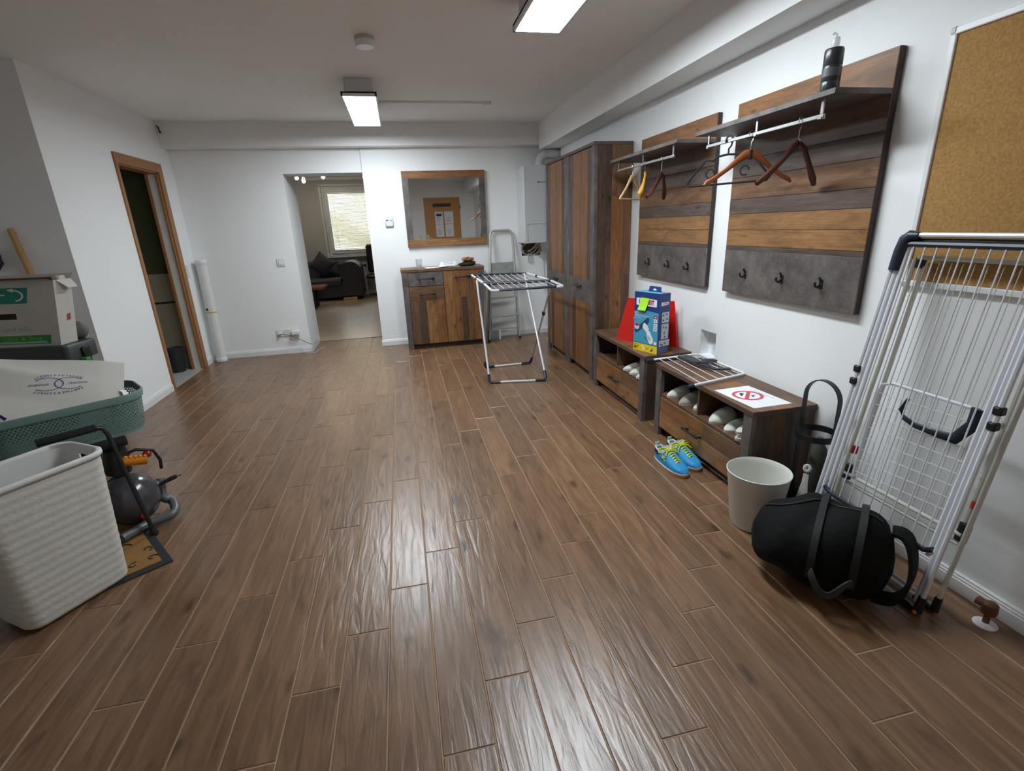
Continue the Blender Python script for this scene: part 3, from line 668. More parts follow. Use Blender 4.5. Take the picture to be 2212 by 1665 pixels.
flat(MB(), [(.003, .062), (bw-.003, .062), (bw-.003, .292), (.12, .300), (.05, .296), (.003, .285)], fr()).build('front_picture', SKY, bc, smooth=False)
flat(MB(), [(.003, .002), (bw-.003, .002), (bw-.003, .058), (.003, .058)], fr()).build('yellow_strip', YEL, bc, smooth=False)
flat(MB(), [(.004, .004), (bd-.004, .004), (bd-.004, bw-.004), (.004, bw-.004)], lambda u, v: Bp(v, bh+.0006, u)).build('top_print', mat('carton_light_blue', S(110, 190, 214), .35), bc, smooth=False)
tabp = MB().add([Bp(u, v, w) for u, v, w in ((.07, bh, .06), (.19, bh, .06), (.18, bh+.038, .064), (.08, bh+.038, .064), (.07, bh, .063), (.19, bh, .063), (.18, bh+.038, .067), (.08, bh+.038, .067))], [(0, 1, 2, 3), (7, 6, 5, 4), (0, 4, 5, 1), (1, 5, 6, 2), (2, 6, 7, 3), (3, 7, 4, 0)]); tabp.build('hanging_tab', BLU, bc, smooth=False)
flat(MB(), [(.118, bh+.010), (.142, bh+.010), (.146, bh+.018), (.130, bh+.026), (.114, bh+.018)], lambda u, v: Bp(u, v, .0605)).build('tab_mark', WPR, bc, smooth=False)
flat(MB(), [(.024, .332), (.208, .332), (.212, .337), (.212, .378), (.208, .383), (.024, .383), (.020, .378), (.020, .337)], fr()).build('logo_panel', WPR, bc, smooth=False)
text(MB(), 'LEIFHEIT', .044, lambda u, v: Bp(.116+u, .3575+v, -.0012), sx=.86, bold=.0018).build('logo_lettering', RED, bc, smooth=False)
mb = MB()
for s_, z_, h_ in (('FENSTERSAUGER', .276, .0155), ('WINDOW VACUUM', .258, .0155), ('DRY & CLEAN', .241, .010)): text(mb, s_, h_, lambda u, v, z_=z_: Bp(.010+u, z_+v, -.0012), 'LEFT', sx=.95)
mb.build('title_lettering', WPR, bc, smooth=False)
sq = lambda pts, m, nm, e=.0014: flat(MB(), pts, fr(e)).build(nm, m, bc, smooth=False)
sq([(.012, .150), (.140, .252), (.150, .245), (.148, .222), (.120, .190), (.09, .17), (.035, .132), (.015, .135)], NVP, 'squeegee_print')
sq([(.012, .150), (.138, .256), (.142, .252), (.014, .145)], DINK, 'squeegee_blade_print', .0018)
sq([(.095, .205), (.108, .212), (.135, .196), (.155, .165), (.178, .128), (.196, .100), (.192, .078), (.172, .066), (.160, .070), (.146, .092), (.134, .118), (.128, .148), (.110, .160), (.090, .176)], WPR, 'vacuum_body_print', .0022)
sq([(.139, .130), (.158, .118), (.176, .098), (.168, .090), (.150, .098), (.140, .112)], mat('print_grey', S(176, 184, 196), .4), 'vacuum_grip_print', .0026)
sq([(.150, .166), (.156, .170), (.160, .162), (.152, .158)], NVP, 'button_print', .0026)
sq([(.108, .112), (.128, .090), (.132, .094), (.114, .114)], NVP, 'pad_print', .0022)
ringpoly(MB(), 0.0005, .021, lambda u, v: Bp(.036+u, .178+v, -.0026), 20).build('badge_print', WPR, bc, smooth=False)
ringpoly(MB(), .0005, .0195, lambda u, v: Bp(.036+u, .180+v, -.003), 12, .05*pi, .95*pi).build('badge_top_print', RED, bc, smooth=False)
text(MB(), '45', .016, lambda u, v: Bp(.036+u, .170+v, -.003)).build('badge_number', DINK, bc, smooth=False)
for i_, z_ in enumerate((.262, .238, .205, .178)):
    flat(MB(), [(.192, z_-.012), (.222, z_-.012), (.222, z_+.012), (.192, z_+.012)], fr(.0014)).build('icon_print', RED if i_ == 0 else WPR, bc, smooth=False)
    flat(MB(), [(.199, z_-.006), (.215, z_-.003), (.210, z_+.007), (.203, z_+.004)], fr(.0018)).build('icon_glyph', WPR if i_ == 0 else INK, bc, smooth=False)
flat(MB(), [(.200, .068), (.226, .068), (.226, .090), (.200, .090)], fr(.0014)).build('icon_print', WPR, bc, smooth=False)
text(MB(), 'SET', .030, lambda u, v: Bp(.008+u, .024+v, -.0014), 'LEFT', bold=.001).build('set_lettering', DINK, bc, smooth=False)
text(MB(), 'COMPLETE', .010, lambda u, v: Bp(.008+u, .046+v, -.0014), 'LEFT').build('set_lettering', DINK, bc, smooth=False)
sq([(.082, .044), (.100, .050), (.116, .022), (.108, .012)], WPR, 'part_print'); sq([(.13, .028), (.15, .036), (.152, .030), (.134, .024)], INK, 'part_print'); sq([(.172, .014), (.186, .038), (.196, .036), (.184, .012)], NVP, 'part_print')
mb = MB(); flat(mb, [(.018, .340), (bd-.012, .346), (bd-.012, .366), (.018, .366)], sd_()); mb.build('side_logo_panel', WPR, bc, smooth=False)
text(MB(), 'LEIFHEIT', .0185, lambda u, v: Bp(bw+.0012, .354+v, .065+u), sx=.9).build('side_logo_lettering', RED, bc, smooth=False)
for d_ in ((.030, .100, .222, .296), (.030, .100, .108, .214), (.012, .115, .056, .100)): flat(MB(), [(d_[0], d_[2]), (d_[1], d_[2]), (d_[1], d_[3]), (d_[0], d_[3])], sd_()).build('side_panel_print', mat('print_pale_grey', S(196, 200, 208), .4), bc, smooth=False)
mb = MB()
for u, v in ((.042, .275), (.075, .28), (.045, .24), (.08, .245), (.05, .19), (.075, .185), (.06, .15), (.066, .122), (.03, .07), (.07, .075), (.045, .066)): flat(mb, [(u-.006, v-.006), (u+.007, v-.004), (u+.004, v+.008), (u-.005, v+.005)], sd_(.0012))
mb.build('side_glyphs', DINK, bc, smooth=False)
flat(MB(), [(.004, .004), (bd-.004, .004), (bd-.004, .05), (.004, .05)], sd_()).build('side_photo_print', mat('carton_slate', S(84, 96, 140), .4, var=.2), bc, smooth=False)
sn = MB(); sn.grid(lambda u, v: Bp(.068+.075*u-.022*(1-v), .30+.088*v, -.0035-.014*(1-v)**2), 4, 6)
sn = sn.build('sticky_note', mat('neon_green_note', S(178, 240, 60), .6, var=.02), base=tuple(Bp(.1, .34, -.004)))
tag(sn, 'neon green sticky note stuck on the carton logo', 'sticky note')

# red shopping bag: standing behind the carton, flat side forward
R0, R1 = Vector((1.622, 3.640, BZ)), Vector((1.915, 3.215, BZ))
ra = (R1-R0); ra.z = 0; rw = ra.length; ra.normalize(); rn = Vector((-ra.y, ra.x, 0));
if rn.x < 0: rn = -rn
rb_ = thing('shopping_bag', 'glossy red shopping bag standing behind the carton on the bench', 'bag', tuple(R0+ra*rw/2+rn*.05))
REDB = mat('glossy_red_bag', S(206, 34, 22), .25, var=.06, scale=6, bump=.25, bscale=9)
def bagface(off, sgn):
    def fn(u, v):
        # trapezoid: narrow at the top
        lx = rw*(.17*v*(1-u)+(1-.09*v)*u)
        z = .335*v
        bulge = .045*math.sin(pi*u)*(1-v)**.7*sgn+.010*math.sin(9*u+5*v)*math.sin(pi*v)*math.sin(pi*u)
        return R0+ra*lx+rn*(off+bulge+.05*(1-.9*v)*sgn*.6)+Vector((0, 0, z))
    return fn
mb = MB(); f1, f2 = bagface(.030, -.55), bagface(.030, .55)
nu = 14
rings = []
for j in range(11):
    v = j/10
    rings.append([f1(i/nu, v) for i in range(nu+1)]+[f2(i/nu, v) for i in range(nu, -1, -1)])
mb.loft(rings, caps=False); mb.f.append(tuple(range(2*nu+1, -1, -1)))
mb.build('bag_body', REDB, rb_)
hd = MB()
for off in (-.012, .012):
    hd.tube([f1(.40, .95)+rn*(.004), f1(.44, 1)+Vector((0, 0, .012)), f1(.5, 1)+Vector((0, 0, .018)), f1(.56, 1)+Vector((0, 0, .012)), f1(.60, .95)+rn*.004], .004, 6)
hd.build('handle', mat('dark_red_cord', S(120, 16, 14), .5), rb_)
mb = MB()
for k in range(3):
    mb.add([f1(.235+.03*k+a, b_)-rn*.003 for a, b_ in ((0, .55), (.012, .55), (.055, .66), (.043, .66))], [(0, 1, 2, 3)])
mb.build('slash_logo', WPR, rb_, smooth=False)

# no-shoes sign
Q = [at(1543, 843, z=BZ), at(1616, 833, z=BZ), at(1711, 871, z=BZ), at(1629, 882, z=BZ)]
def sheet(u, v, e=.0006):
    p = (Q[0]*(1-u)+Q[3]*u)*(1-v)+(Q[1]*(1-u)+Q[2]*u)*v
    return Vector((p.x, p.y, BZ+e))
sg_ = thing('paper_sign', 'white paper sheet with a red no-shoes symbol lying on the bench', 'sign', tuple(sheet(.5, .5, .0003)))
MB().add([sheet(u, v, e) for e in (.0002, .0008) for u, v in ((0, 0), (1, 0), (1, 1), (0, 1))], [(0, 1, 2, 3), (7, 6, 5, 4), (0, 4, 5, 1), (1, 5, 6, 2), (2, 6, 7, 3), (3, 7, 4, 0)]).build('sheet', PAPER, sg_, smooth=False)
SW, SH = .30, .21
sf = lambda u, v, e=.0014: sheet(u/SW+.44, v/SH+.47, e)
SRED = mat('sign_red', S(200, 84, 90), .7, var=.02)
ringpoly(MB(), .058, .074, lambda u, v: sf(u, v)).build('red_ring', SRED, sg_, smooth=False)
flat(MB(), [(-.052, .036), (-.040, .050), (.052, -.036), (.040, -.050)], lambda u, v: sf(u, v, .0019)).build('red_bar', SRED, sg_, smooth=False)
flat(MB(), [(-.045, -.008), (-.030, .002), (-.012, -.020), (.000, -.030), (-.006, -.036), (-.040, -.018)], sf).build('shoe_symbol', DINK, sg_, smooth=False)
flat(MB(), [(.004, .016), (.010, .036), (.018, .036), (.016, .020), (.036, .010), (.036, .004), (.020, .010)], sf).build('shoe_symbol', DINK, sg_, smooth=False)
mb = MB()
random.seed(3)
for row, (va, n_) in enumerate(((.080, 11), (.066, 8))):
    x_ = -.060
    for k in range(n_):
        w_ = random.uniform(.006, .014); flat(mb, [(x_, va), (x_+w_, va), (x_+w_, va+.006), (x_, va+.006)], sf); x_ += w_+.004
mb.build('faint_text_lines', mat('pale_print', S(190, 188, 196), .7), sg_, smooth=False)

# rack wing lying on the bench
t = thing('rack_wing', 'white wire drying rack wing with navy fittings lying on the bench', 'drying rack', (1.73, 2.66, .5))
zt = .508
a0, a1, a2, a3 = at(1403, 778, z=zt), at(1512, 764, z=zt), at(1618, 806, z=zt), at(1490, 834, z=zt)
a1.x = a2.x = 1.928; a0.z = a3.z = zt
def rnd(pa, pb, pc, r=.03):
    d0, d1 = (pa-pb).normalized()*r, (pc-pb).normalized()*r
    return [pb+d0, pb+d0*.35+d1*.1, pb+d1*.35+d0*.1, pb+d1]
MB().tube([a0]+rnd(a0, a1, a2)+rnd(a1, a2, a3)+[a3], .0075, 8).build('frame', WTUBE, t)
for k, tt in enumerate((.20, .36, .52, .68, .82, .93)):
    MB().tube([lerp(a0, a1, tt), lerp(a3, a2, tt)], .0022, 6).build('wire', WTUBE, t)
for p, q in ((a0, a1), (a3, a2)):
    d_ = (p-q).normalized()
    MB().tube([p-d_*.028, p+d_*.004, p+d_*.022], [.0105, .0105, .008], 10).build('end_cap', NAVY, t)
pc = lerp(a0, a1, .62); pd = lerp(lerp(a0, a1, .70), lerp(a3, a2, .70), .72)
m0 = lerp(lerp(a0, a1, .60), lerp(a3, a2, .60), .10); m1 = lerp(lerp(a0, a1, .62), lerp(a3, a2, .62), .42)
MB().strap([m1+Vector((0, 0, .010)), lerp(m1, pd, .5)+Vector((0, 0, .012)), pd+Vector((0, 0, .010)), lerp(lerp(a0, a1, .92), lerp(a3, a2, .92), .80)+Vector((0, 0, .010))], (1, .6, 0), .030, .006).build('strap', NAVY, t)
MB().strap([m1+Vector((.02, -.02, .014)), lerp(lerp(a0, a1, .85), lerp(a3, a2, .85), .40)+Vector((0, 0, .016)), lerp(a1, a2, .42)+Vector((-.005, 0, .012))], (0, 1, 0), .045, .008).build('strap', NAVY, t)
dm = (m1-m0); L_ = dm.length; dm.normalize(); nm = Vector((-dm.y, dm.x, 0))
mb = MB(); out = [m0+dm*(L_*s)+nm*w for s, w in ((0, -.035), (0, .035), (.25, .042), (.7, .036), (1, .024), (1.12, 0), (1, -.024), (.7, -.034), (.25, -.04))]
mb.add([p+Vector((0, 0, .010)) for p in out]+[p+Vector((0, 0, .022)) for p in out], [tuple(range(8, -1, -1)), tuple(range(9, 18))]+[(i, (i+1) % 9, 9+(i+1) % 9, 9+i) for i in range(9)])
mb.build('pad', mat('charcoal_pad', S(62, 62, 60), .7), t, smooth=False)

# ---- footwear
def foot_outline(L, w, n=22):
    pts = []
    for i in range(n):
        a = 2*pi*i/n; x = .5+.5*math.cos(a)
        ww = w*(.36+.16*math.sin(pi*(x-.15)))
        pts.append((L*x, ww*math.sin(a)*(1.0+.12*math.cos(a))*(1-.30*max(0, (x-.6)/.4)**1.5)))
    return pts
def slipper(label, loc, ang, m, m2, L=.27, w=.10, h=.062, tilt=0, closed=False, pitch=0):
    "toe points along local +x"
    t = thing('slipper', label, 'slipper', loc, group='slippers in the benches', rot=(tilt, pitch, math.radians(ang)))
    ol = foot_outline(L, w)
    MB().prism(ol, lambda u, v, q: (u, v, q), 0, .014).build('sole', m2, t, local=True)
    rings = []
    x0 = L*(.50 if not closed else .10)
    for i in range(9):
        x = x0+(L*.995-x0)*i/8; s_ = x/L
        a = math.acos(max(-1, min(1, 2*s_-1))); hw = abs(w*(.36+.16*math.sin(pi*(s_-.15)))*math.sin(a)*(1.0+.12*math.cos(a)))*(1-.30*max(0, (s_-.6)/.4)**1.5)+.002
        hh = h*(max(.0, (1-s_)/.5)**.7*.84+.16*max(0, 1-((s_-.5)/.5)**4)) if s_ > .5 else h
        rings.append([(x, hw*math.cos(b_), .012+hh*max(0, math.sin(b_))**.8) for b_ in [pi*k/12 for k in range(13)]])
    mb = MB(); mb.loft(rings, closed=False); n_ = len(mb.v)
    mb.loft([[Vector((p[0]-.002, p[1]*.93, .012+(p[2]-.012)*.92)) for p in r] for r in rings], closed=False)
    mb.f += [(i, i+1, n_+i+1, n_+i) for i in range(12)]
    mb.build('toe_cap', m, t, local=True)
    return t
WHS = mat('white_terry', S(208, 207, 198), .9, var=.04, bump=.08, bscale=260); GRS = mat('grey_terry', S(150, 146, 138), .9, var=.08, bump=.08, bscale=260)
DKS = mat('dark_felt', S(46, 42, 34), .9); SOLE = mat('pale_sole', S(206, 204, 196), .7)
sh = .2985
slipper('white toed slipper nearest the shelf post in the compartment under the rack wing', (1.865, 2.76, sh), 183, WHS, SOLE, h=.056)
slipper('grey toed slipper between two white ones under the rack wing', (1.865, 2.625, sh), 186, GRS, SOLE, h=.058, w=.112)
slipper('white slipper against the divider under the rack wing', (1.875, 2.488, sh), 180, WHS, SOLE, h=.056, L=.25)
slipper('large white slipper beside the divider below the paper sign', (1.865, 2.315, sh), 187, WHS, SOLE, h=.066, w=.118)
slipper('dark slipper standing upright at the back below the paper sign', (1.925, 2.16, sh+.002), 180, DKS, DKS, h=.03, pitch=-1.15, L=.125, w=.11)
slipper('flat white slipper behind the stacked pair below the paper sign', (1.87, 2.190, sh), 188, WHS, SOLE, h=.040, w=.11)
slipper('lower white slipper of the stacked pair by the bench post', (1.86, 2.049, sh), 181, WHS, SOLE, h=.020, w=.10)
slipper('upper white slipper of the stacked pair by the bench post', (1.862, 2.050, sh+.036), 181, WHS, SOLE, h=.030, w=.10)
slipper('white slipper on the bench under the carton, next to the divider', (1.86, 3.415, sh), 182, WHS, SOLE, h=.040, w=.10)
slipper('white slipper on the bench under the carton, in the middle', (1.86, 3.298, sh), 181, WHS, SOLE, h=.045, w=.10)
slipper('white slipper on the bench under the carton, beside the bench post', (1.86, 3.185, sh), 180, WHS, SOLE, h=.045, w=.10)

def sneaker(label, loc, ang, mirror=1):
    t = thing('sneaker', label, 'sneaker', loc, math.radians(ang), group='blue indoor sneakers')
    L, w = .285, .098
    BLUE = mat('sneaker_blue_mesh', S(44, 148, 206), .6, var=.08, scale=60, bump=.15, bscale=300); LIN = mat('sneaker_white_lining', S(206, 212, 214), .8); GUM = mat('gum_sole', S(196, 150, 84), .5); NV = mat('sneaker_navy', S(20, 30, 60), .5); LAC = mat('neon_yellow_lace', S(226, 232, 40), .6, var=.03)
    def hw(s):
        s = min(max(s, 0), 1); return w*.5*(max(0, 1-abs(2*s-1)**3.6))**.5*(.80+.22*math.sin(pi*min(1, max(0, (s-.12)/1.15)))**2)+.003
    def top(s):
        if s < .24: return .108-.026*math.sin(pi/2*s/.24)
        if s < .40: return .082+.022*(s-.24)/.16
        if s < .85: return .104-.050*((s-.40)/.45)
        return .054-.026*((s-.85)/.15)**2
    ss = [0]+[.5-.5*math.cos(pi*k/22) for k in range(1, 22)]+[1]
    ol = [(L*x, hw(x)) for x in ss]+[(L*x, -hw(x)) for x in reversed(ss)]
    MB().loft([[(L*.5+(x-L*.5)*q, y*q*1.02, z) for x, y in ol] for z, q in ((0, .985), (.005, 1.0), (.018, 1.010))]).build('sole', GUM, t, local=True)
    MB().loft([[(L*.5+(x-L*.5)*1.012, y*1.04, z) for x, y in ol] for z in (.0178, .026)]).build('midsole_line', mat('sole_white', S(222, 226, 226), .5), t, local=True)
    K = 16; out, inn = MB(), MB(); ro, ri = [], []
    st = [0.004, .015, .04, .07, .13, .2, .27, .33, .38, .43, .48, .55, .63, .71, .79, .86, .92, .96, .985, .997]
    for s in st:
        h, W_ = top(s), hw(s); op = max(0, min(1, (.40-s)/.06)) if s > .04 else 0
        r = []
        for k in range(K+1):
            b_ = pi*k/K; sy, cz = math.cos(b_), math.sin(b_)
            y = W_*(1 if abs(sy) > .999 else 1)*math.copysign(abs(sy)**.75, sy); z = .022+(h-.022)*(cz**.55 if cz > 0 else 0)
            r.append((L*s, y, z))
        ro.append(r)
    n = K+1
    for i in range(len(st)-1):
        for k in range(K):
            open_ = (.035 < st[i] and st[i+1] < .395) and 4 <= k <= 11
            q = [ro[i][k], ro[i][k+1], ro[i+1][k+1], ro[i+1][k]]
            if not open_: out.add(q, [(0, 1, 2, 3)])
    out.build('upper', BLUE, t, local=True, ang=60)
    # inner lining: funnel below the opening
    lip = []
    idx = [i for i, s in enumerate(st) if .035 < s < .395]
    loop = [ro[i][4] for i in idx]+[ro[i][12] for i in reversed(idx)]
    loop = [Vector(p) for p in loop]; cc = sum(loop, Vector())/len(loop)
    r0 = [p+Vector((0, 0, .004)) for p in loop]; r1 = [cc+(p-cc)*1.08+Vector((0, 0, -.018)) for p in loop]; r2 = [Vector((p.x, p.y*1.0, .034)) for p in loop]
    lm = MB().loft([r0, [cc+(p-cc)*.93+Vector((0, 0, -.004)) for p in loop], r2], caps=False); lm.f.append(tuple(2*len(loop)+i for i in range(len(loop))))
    lm.build('lining', LIN, t, local=True)
    MB().tube([p+Vector((0, 0, .001)) for p in loop], .0068, 8, loop=True).build('collar', LIN, t, local=True)
    tg = MB().strap([(L*.40, 0, .098), (L*.36, 0, .110), (L*.33, 0, .126)], (0, 1, 0), .052, .007); tg.build('tongue', LIN, t, local=True)
    side = lambda s, k: Vector(ro[min(range(len(st)), key=lambda i: abs(st[i]-s))][k])
    for sgn, k in ((1, 3), (-1, 13)):
        mb = MB(); pts = [Vector((L*s, sgn*(hw(s)*.985+.0022), .076)) for s in (.05, .09, .14, .19, .25)]
        mb.strap(pts, (0, 0, 1), .022, .002); mb.build('heel_patch', NV, t, local=True)
    MB().strap([Vector((-.002, 0, .062)), Vector((-.004, 0, .085)), Vector((-.001, 0, .108))], (0, 1, 0), .026, .005).build('heel_tab', mat('heel_yellow', S(222, 226, 120), .6), t, local=True)
    # laces
    for i, s in enumerate((.43, .49, .55, .61, .67, .72)):
        z = top(s)+.003; d_ = .022-.001*i
        MB().tube([(L*s, -d_, z-.006), (L*(s+.012), 0, z+.002), (L*(s+.024), d_, z-.007)], .0026, 6).build('lace', LAC, t, local=True)
        MB().tube([(L*s, d_, z-.006), (L*(s+.010), 0, z+.003), (L*(s+.024), -d_, z-.007)], .0026, 6).build('lace', LAC, t, local=True)
    bow = MB()
    for sg in (1, -1):
        z = top(.42)+.006
        bow.tube([(L*.42, 0, z), (L*.36, sg*.03, z+.012), (L*.33, sg*.058, z+.004), (L*.38, sg*.060, z-.006), (L*.42, sg*.03, z+.004), (L*.42, 0, z+.002)], .0035, 6)
        bow.tube([(L*.42, 0, z), (L*.48, sg*.03, z-.002), (L*.53, sg*.046, z-.018)], .003, 6)
    bow.build('bow', LAC, t, local=True)
    # letter on both flanks
    for sgn in (1, -1):
        def fn(u, v, e=0.0):
            s = .47+u/L; b_ = .46+v*8.5
            W_, h = hw(s), top(s); cz = math.sin(b_); y = W_*abs(math.cos(b_))**.75; z = .022+(h-.022)*cz**.55
            return Vector((L*s, sgn*(y+.0015+e), z+.001+e*.5))
        mir = -1 if sgn > 0 else 1
        kk = MB(); text(kk, 'K', .066, lambda u, v: fn(mir*u, v, 0), bold=.0045); kk.build('letter_outline', NV, t, local=True, smooth=False)
        kk = MB(); text(kk, 'K', .066, lambda u, v: fn(mir*u, v, .0012), bold=.002); kk.build('letter', LAC, t, local=True, smooth=False)
    return t
n0, n1 = at(1437, 985, z=0), at(1508, 1035, z=0)
aa = math.degrees(math.atan2(n1.y-n0.y, n1.x-n0.x))
sneaker('blue sneaker with yellow laces and K, standing out on the floor tiles', (1.416, 2.515, 0), aa+1)
sneaker('blue sneaker with yellow laces tucked against the shoe bench', (1.524, 2.56, 0), aa+1)

# ================================================================== RIGHT FOREGROUND
bk = thing('waste_bucket', 'open white ribbed plastic bin beside the black bag', 'bin', (1.518, 1.765, 0))
prof = [(.001, .002), (.098, .002), (.100, .006)]
for i in range(1, 7): prof += [(.100+.005*i, .040*i-.003), (.1015+.005*i, .040*i)]
prof += [(.134, .262), (.138, .272), (.139, .279), (.136, .281), (.132, .276), (.128, .25), (.100, .012), (.001, .012)]
MB().lathe(prof, 40, (1.518, 1.765, 0)).build('body', OFF, bk)

us = thing('umbrella_stand', 'black iron umbrella stand with a tall strap handle', 'umbrella stand', (1.855, 1.815, 0))
c = Vector((1.855, 1.815, 0))
MB().lathe([(.001, 0), (.085, 0), (.087, .008), (.087, .05), (.083, .05), (.083, .010), (.001, .010)], 28, c).build('base', IRON, us)
dv = Vector((-.12, .99, 0)).normalized(); wv = Vector((.99, .12, 0))
rr = .088
pts = [c+dv*rr+Vector((0, 0, z)) for z in (.01, .2, .4, .55)]+[c+dv*(rr*math.cos(a))+Vector((0, 0, .575+rr*math.sin(a))) for a in [pi*k/14 for k in range(15)]]+[c-dv*rr+Vector((0, 0, z)) for z in (.55, .4, .2, .01)]
MB().strap(pts, wv, .026, .004).build('handle', IRON, us)
MB().strap([c+Vector((rr*math.cos(a), rr*math.sin(a), .395)) for a in [2*pi*k/32 for k in range(33)]], (0, 0, 1), .030, .004).build('ring', IRON, us)
um = thing('folded_umbrella', 'dark olive folded umbrella standing in the iron stand', 'umbrella', (1.875, 1.795, .01))
MB().tube([(1.875, 1.80, .012), (1.872, 1.797, .06), (1.862, 1.792, .2), (1.858, 1.79, .33), (1.856, 1.79, .37)], [.010, .030, .038, .034, .012], 12).build('canopy', mat('olive_cloth', S(70, 72, 62), .8, bump=.4, bscale=30), um)
MB().tube([(1.856, 1.79, .36), (1.853, 1.788, .385)], .014, 10).build('handle', BLK, um)
h0, h1 = at(1728, 1090, x=1.645), at(1746, 1000, x=1.69)
ht = thing('shoehorn', 'long pale shoehorn with a hanging hole beside the white bin', 'shoehorn', (h0.x, h0.y, max(0, h0.z-.02)))
ax = (h1-h0).normalized(); wd = Vector((.62, -.78, 0))
mb = MB(); h0b = h0-ax*(h0.z/ax.z if ax.z else 0)
Lh = (h1-h0b).length
rg = []
for s, w_ in ((0, .026), (.06, .028), (.3, .027), (.55, .022), (.75, .012), (.86, .011)): rg.append((s, w_))
rings = []
for s, w_ in rg:
    p = h0b+ax*(Lh*s); nn = ax.cross(wd).normalized(); rings.append([p+wd*w_+nn*.004, p+nn*.001, p-wd*w_+nn*.004, p-wd*w_+nn*.007, p+nn*.004, p+wd*w_+nn*.007])
mb.loft(rings); mb.build('blade', mat('pale_grey_plastic', S(198, 198, 192), .4), ht)
pr = h0b+ax*(Lh*.93)
MB().tube([pr+wd*(.010*math.cos(a))+ax*(.013*math.sin(a)) for a in [2*pi*k/18 for k in range(18)]], .003, 8, loop=True, ref=tuple(ax.cross(wd)), rb=.0075).build('grip_ring', mat('pale_grey_plastic', S(198, 198, 192)), ht)

# black duffel bag
dc = Vector((1.500, 1.375, 0)); da = math.radians(-50)
db = thing('duffel_bag', 'black duffel bag lying on the floor before the drying racks', 'bag', tuple(dc), da)
BFAB = mat('black_bag_fabric', (.0045, .005, .005), .8, var=.3, scale=12, bump=.6, bscale=16, spec=.2)
def bagpt(u, th):
    "u -1..1 along the bag, th around"
    e = (1-abs(u)**2.6)**.42
    wv_ = (1+.10*u)*(1+.06*math.sin(3*th+4*u)+.045*math.sin(7*u+2*th)+.025*math.sin(5*th-9*u)+.02*math.sin(11*u+3*th))
    y = .180*e*wv_*math.cos(th); z = .150*e*wv_*math.sin(th)*(1.25 if math.sin(th) > 0 else 1)+.150
    return (.24*u, y*(1-.08*u), max(.0, z+.02*u*e*(1 if math.sin(th) > 0 else 0)))
MB().loft([[bagpt(-.995+1.99*i/28, 2*pi*k/28) for k in range(28)] for i in range(29)]).build('body', BFAB, db, local=True, ang=80)
WEB = mat('black_webbing', (.02, .022, .024), .7)
for u0 in (-.02, .52):
    pts = [Vector(bagpt(u0, pi*k/12-.25))*1.0+Vector((0, math.cos(pi*k/12-.25)*.014, math.sin(pi*k/12-.25)*.014)) for k in range(0, 15)]
    MB().strap(pts, (1, 0, 0), .024, .004).build('strap', mat('dark_grey_webbing', S(30, 33, 33), .7), db, local=True)
# handle loop hanging on the camera side and shoulder strap loop at the end
pts = [Vector(bagpt(-.02, -.15)), Vector((.0, -.212, .16)), Vector((.03, -.228, .11)), Vector((.07, -.228, .10)), Vector((.115, -.208, .16)), Vector(bagpt(.52, -.15))]
pts = [Vector((p.x, -abs(p.y), p.z)) for p in pts]
MB().strap(smooth(pts), (.2, 0, 1), .026, .005).build('handle', mat('grey_webbing', S(46, 52, 52), .7), db, local=True)
pts = [Vector((.19, .03, .27)), Vector((.24, .02, .285)), Vector((.272, .0, .26)), Vector((.290, -.03, .19)), Vector((.284, -.06, .12)), Vector((.25, -.08, .07)), Vector((.19, -.08, .06))]
MB().strap(smooth(pts), (.2, 1, .0), .075, .014).build('shoulder_strap', BFAB, db, local=True)
MB().box(.185, .215, -.01, .05, .280, .298, b=.004).box(.19, .21, .06, .09, .270, .288, b=.003).build('buckle', mat('grey_buckle', S(110, 114, 118), .4), db, local=True)
zp = [Vector(bagpt(-.85+1.6*k/16, pi*.5+.18*math.sin(k*.5)))+Vector((0, 0, .003)) for k in range(17)]
MB().tube(zp, .004, 6).build('zip', WEB, db, local=True)

# ---- big folded drying racks
def P3(s, k, off=0):
    "s 0 bottom..1 top of the leaning rack, k 0 far(left)..1 near(right); off = distance behind the front plane"
    x = 1.70+.155*s+off; y = (1.640-.060*s)*(1-k)+(1.110-.03*s)*k
    return Vector((x, y, .014+1.296*s))
big = thing('folded_drying_rack', 'folded drying rack with navy corner caps leaning in front of another rack', 'drying rack', (1.70, 1.37, 0))
r_ = .0085
for k, kk in ((0, 1), (1, -1)):
    for j, dk in enumerate((0, .035, .075)):
        sTop, sB = ((1.0, .02), (.985, .02), (.97, .16))[j]
        MB().tube([P3(sB, k+kk*dk, .004*j), P3(sTop, k+kk*dk*.9, .004*j)], r_ if j < 2 else .008, 8).build('leg', WTUBE, big)
    c0 = P3(1.0, k); c1 = P3(.90, k+kk*.0); c2 = P3(1.0, k+kk*.12)
    MB().tube([P3(.90, k+kk*.018), P3(.955, k+kk*.02), P3(.985, k+kk*.035), P3(.998, k+kk*.07), P3(.998, k+kk*.13)], [.017, .019, .021, .019, .013], 10, ref=(1, 0, 0), rb=[.020, .022, .024, .021, .014]).build('corner_cap', NAVY, big)
    for s in (.595, .555):
        q = P3(s, k+kk*.0, -.002); MB().box(q.x-.012, q.x+.014, q.y-.014, q.y+.014, q.z-.014, q.z+.014, b=.004).build('clip', BLK, big)
    q = P3(0, k+kk*.04); MB().tube([P3(.045, k+kk*.0), P3(.0, k), P3(-.002, k+kk*.05), P3(-.002, k+kk*.17)], [.013, .016, .014, .011], 8).build('foot_bracket', BLK, big)
    q = P3(.0, k); MB().ball((q.x-.014, q.y, .012), .008).build('foot_plug', mat('orange_plug', S(214, 120, 40), .5), big)
MB().tube([P3(1.0, .05), P3(1.0, .95)], .0085, 8).build('top_tube', WTUBE, big)
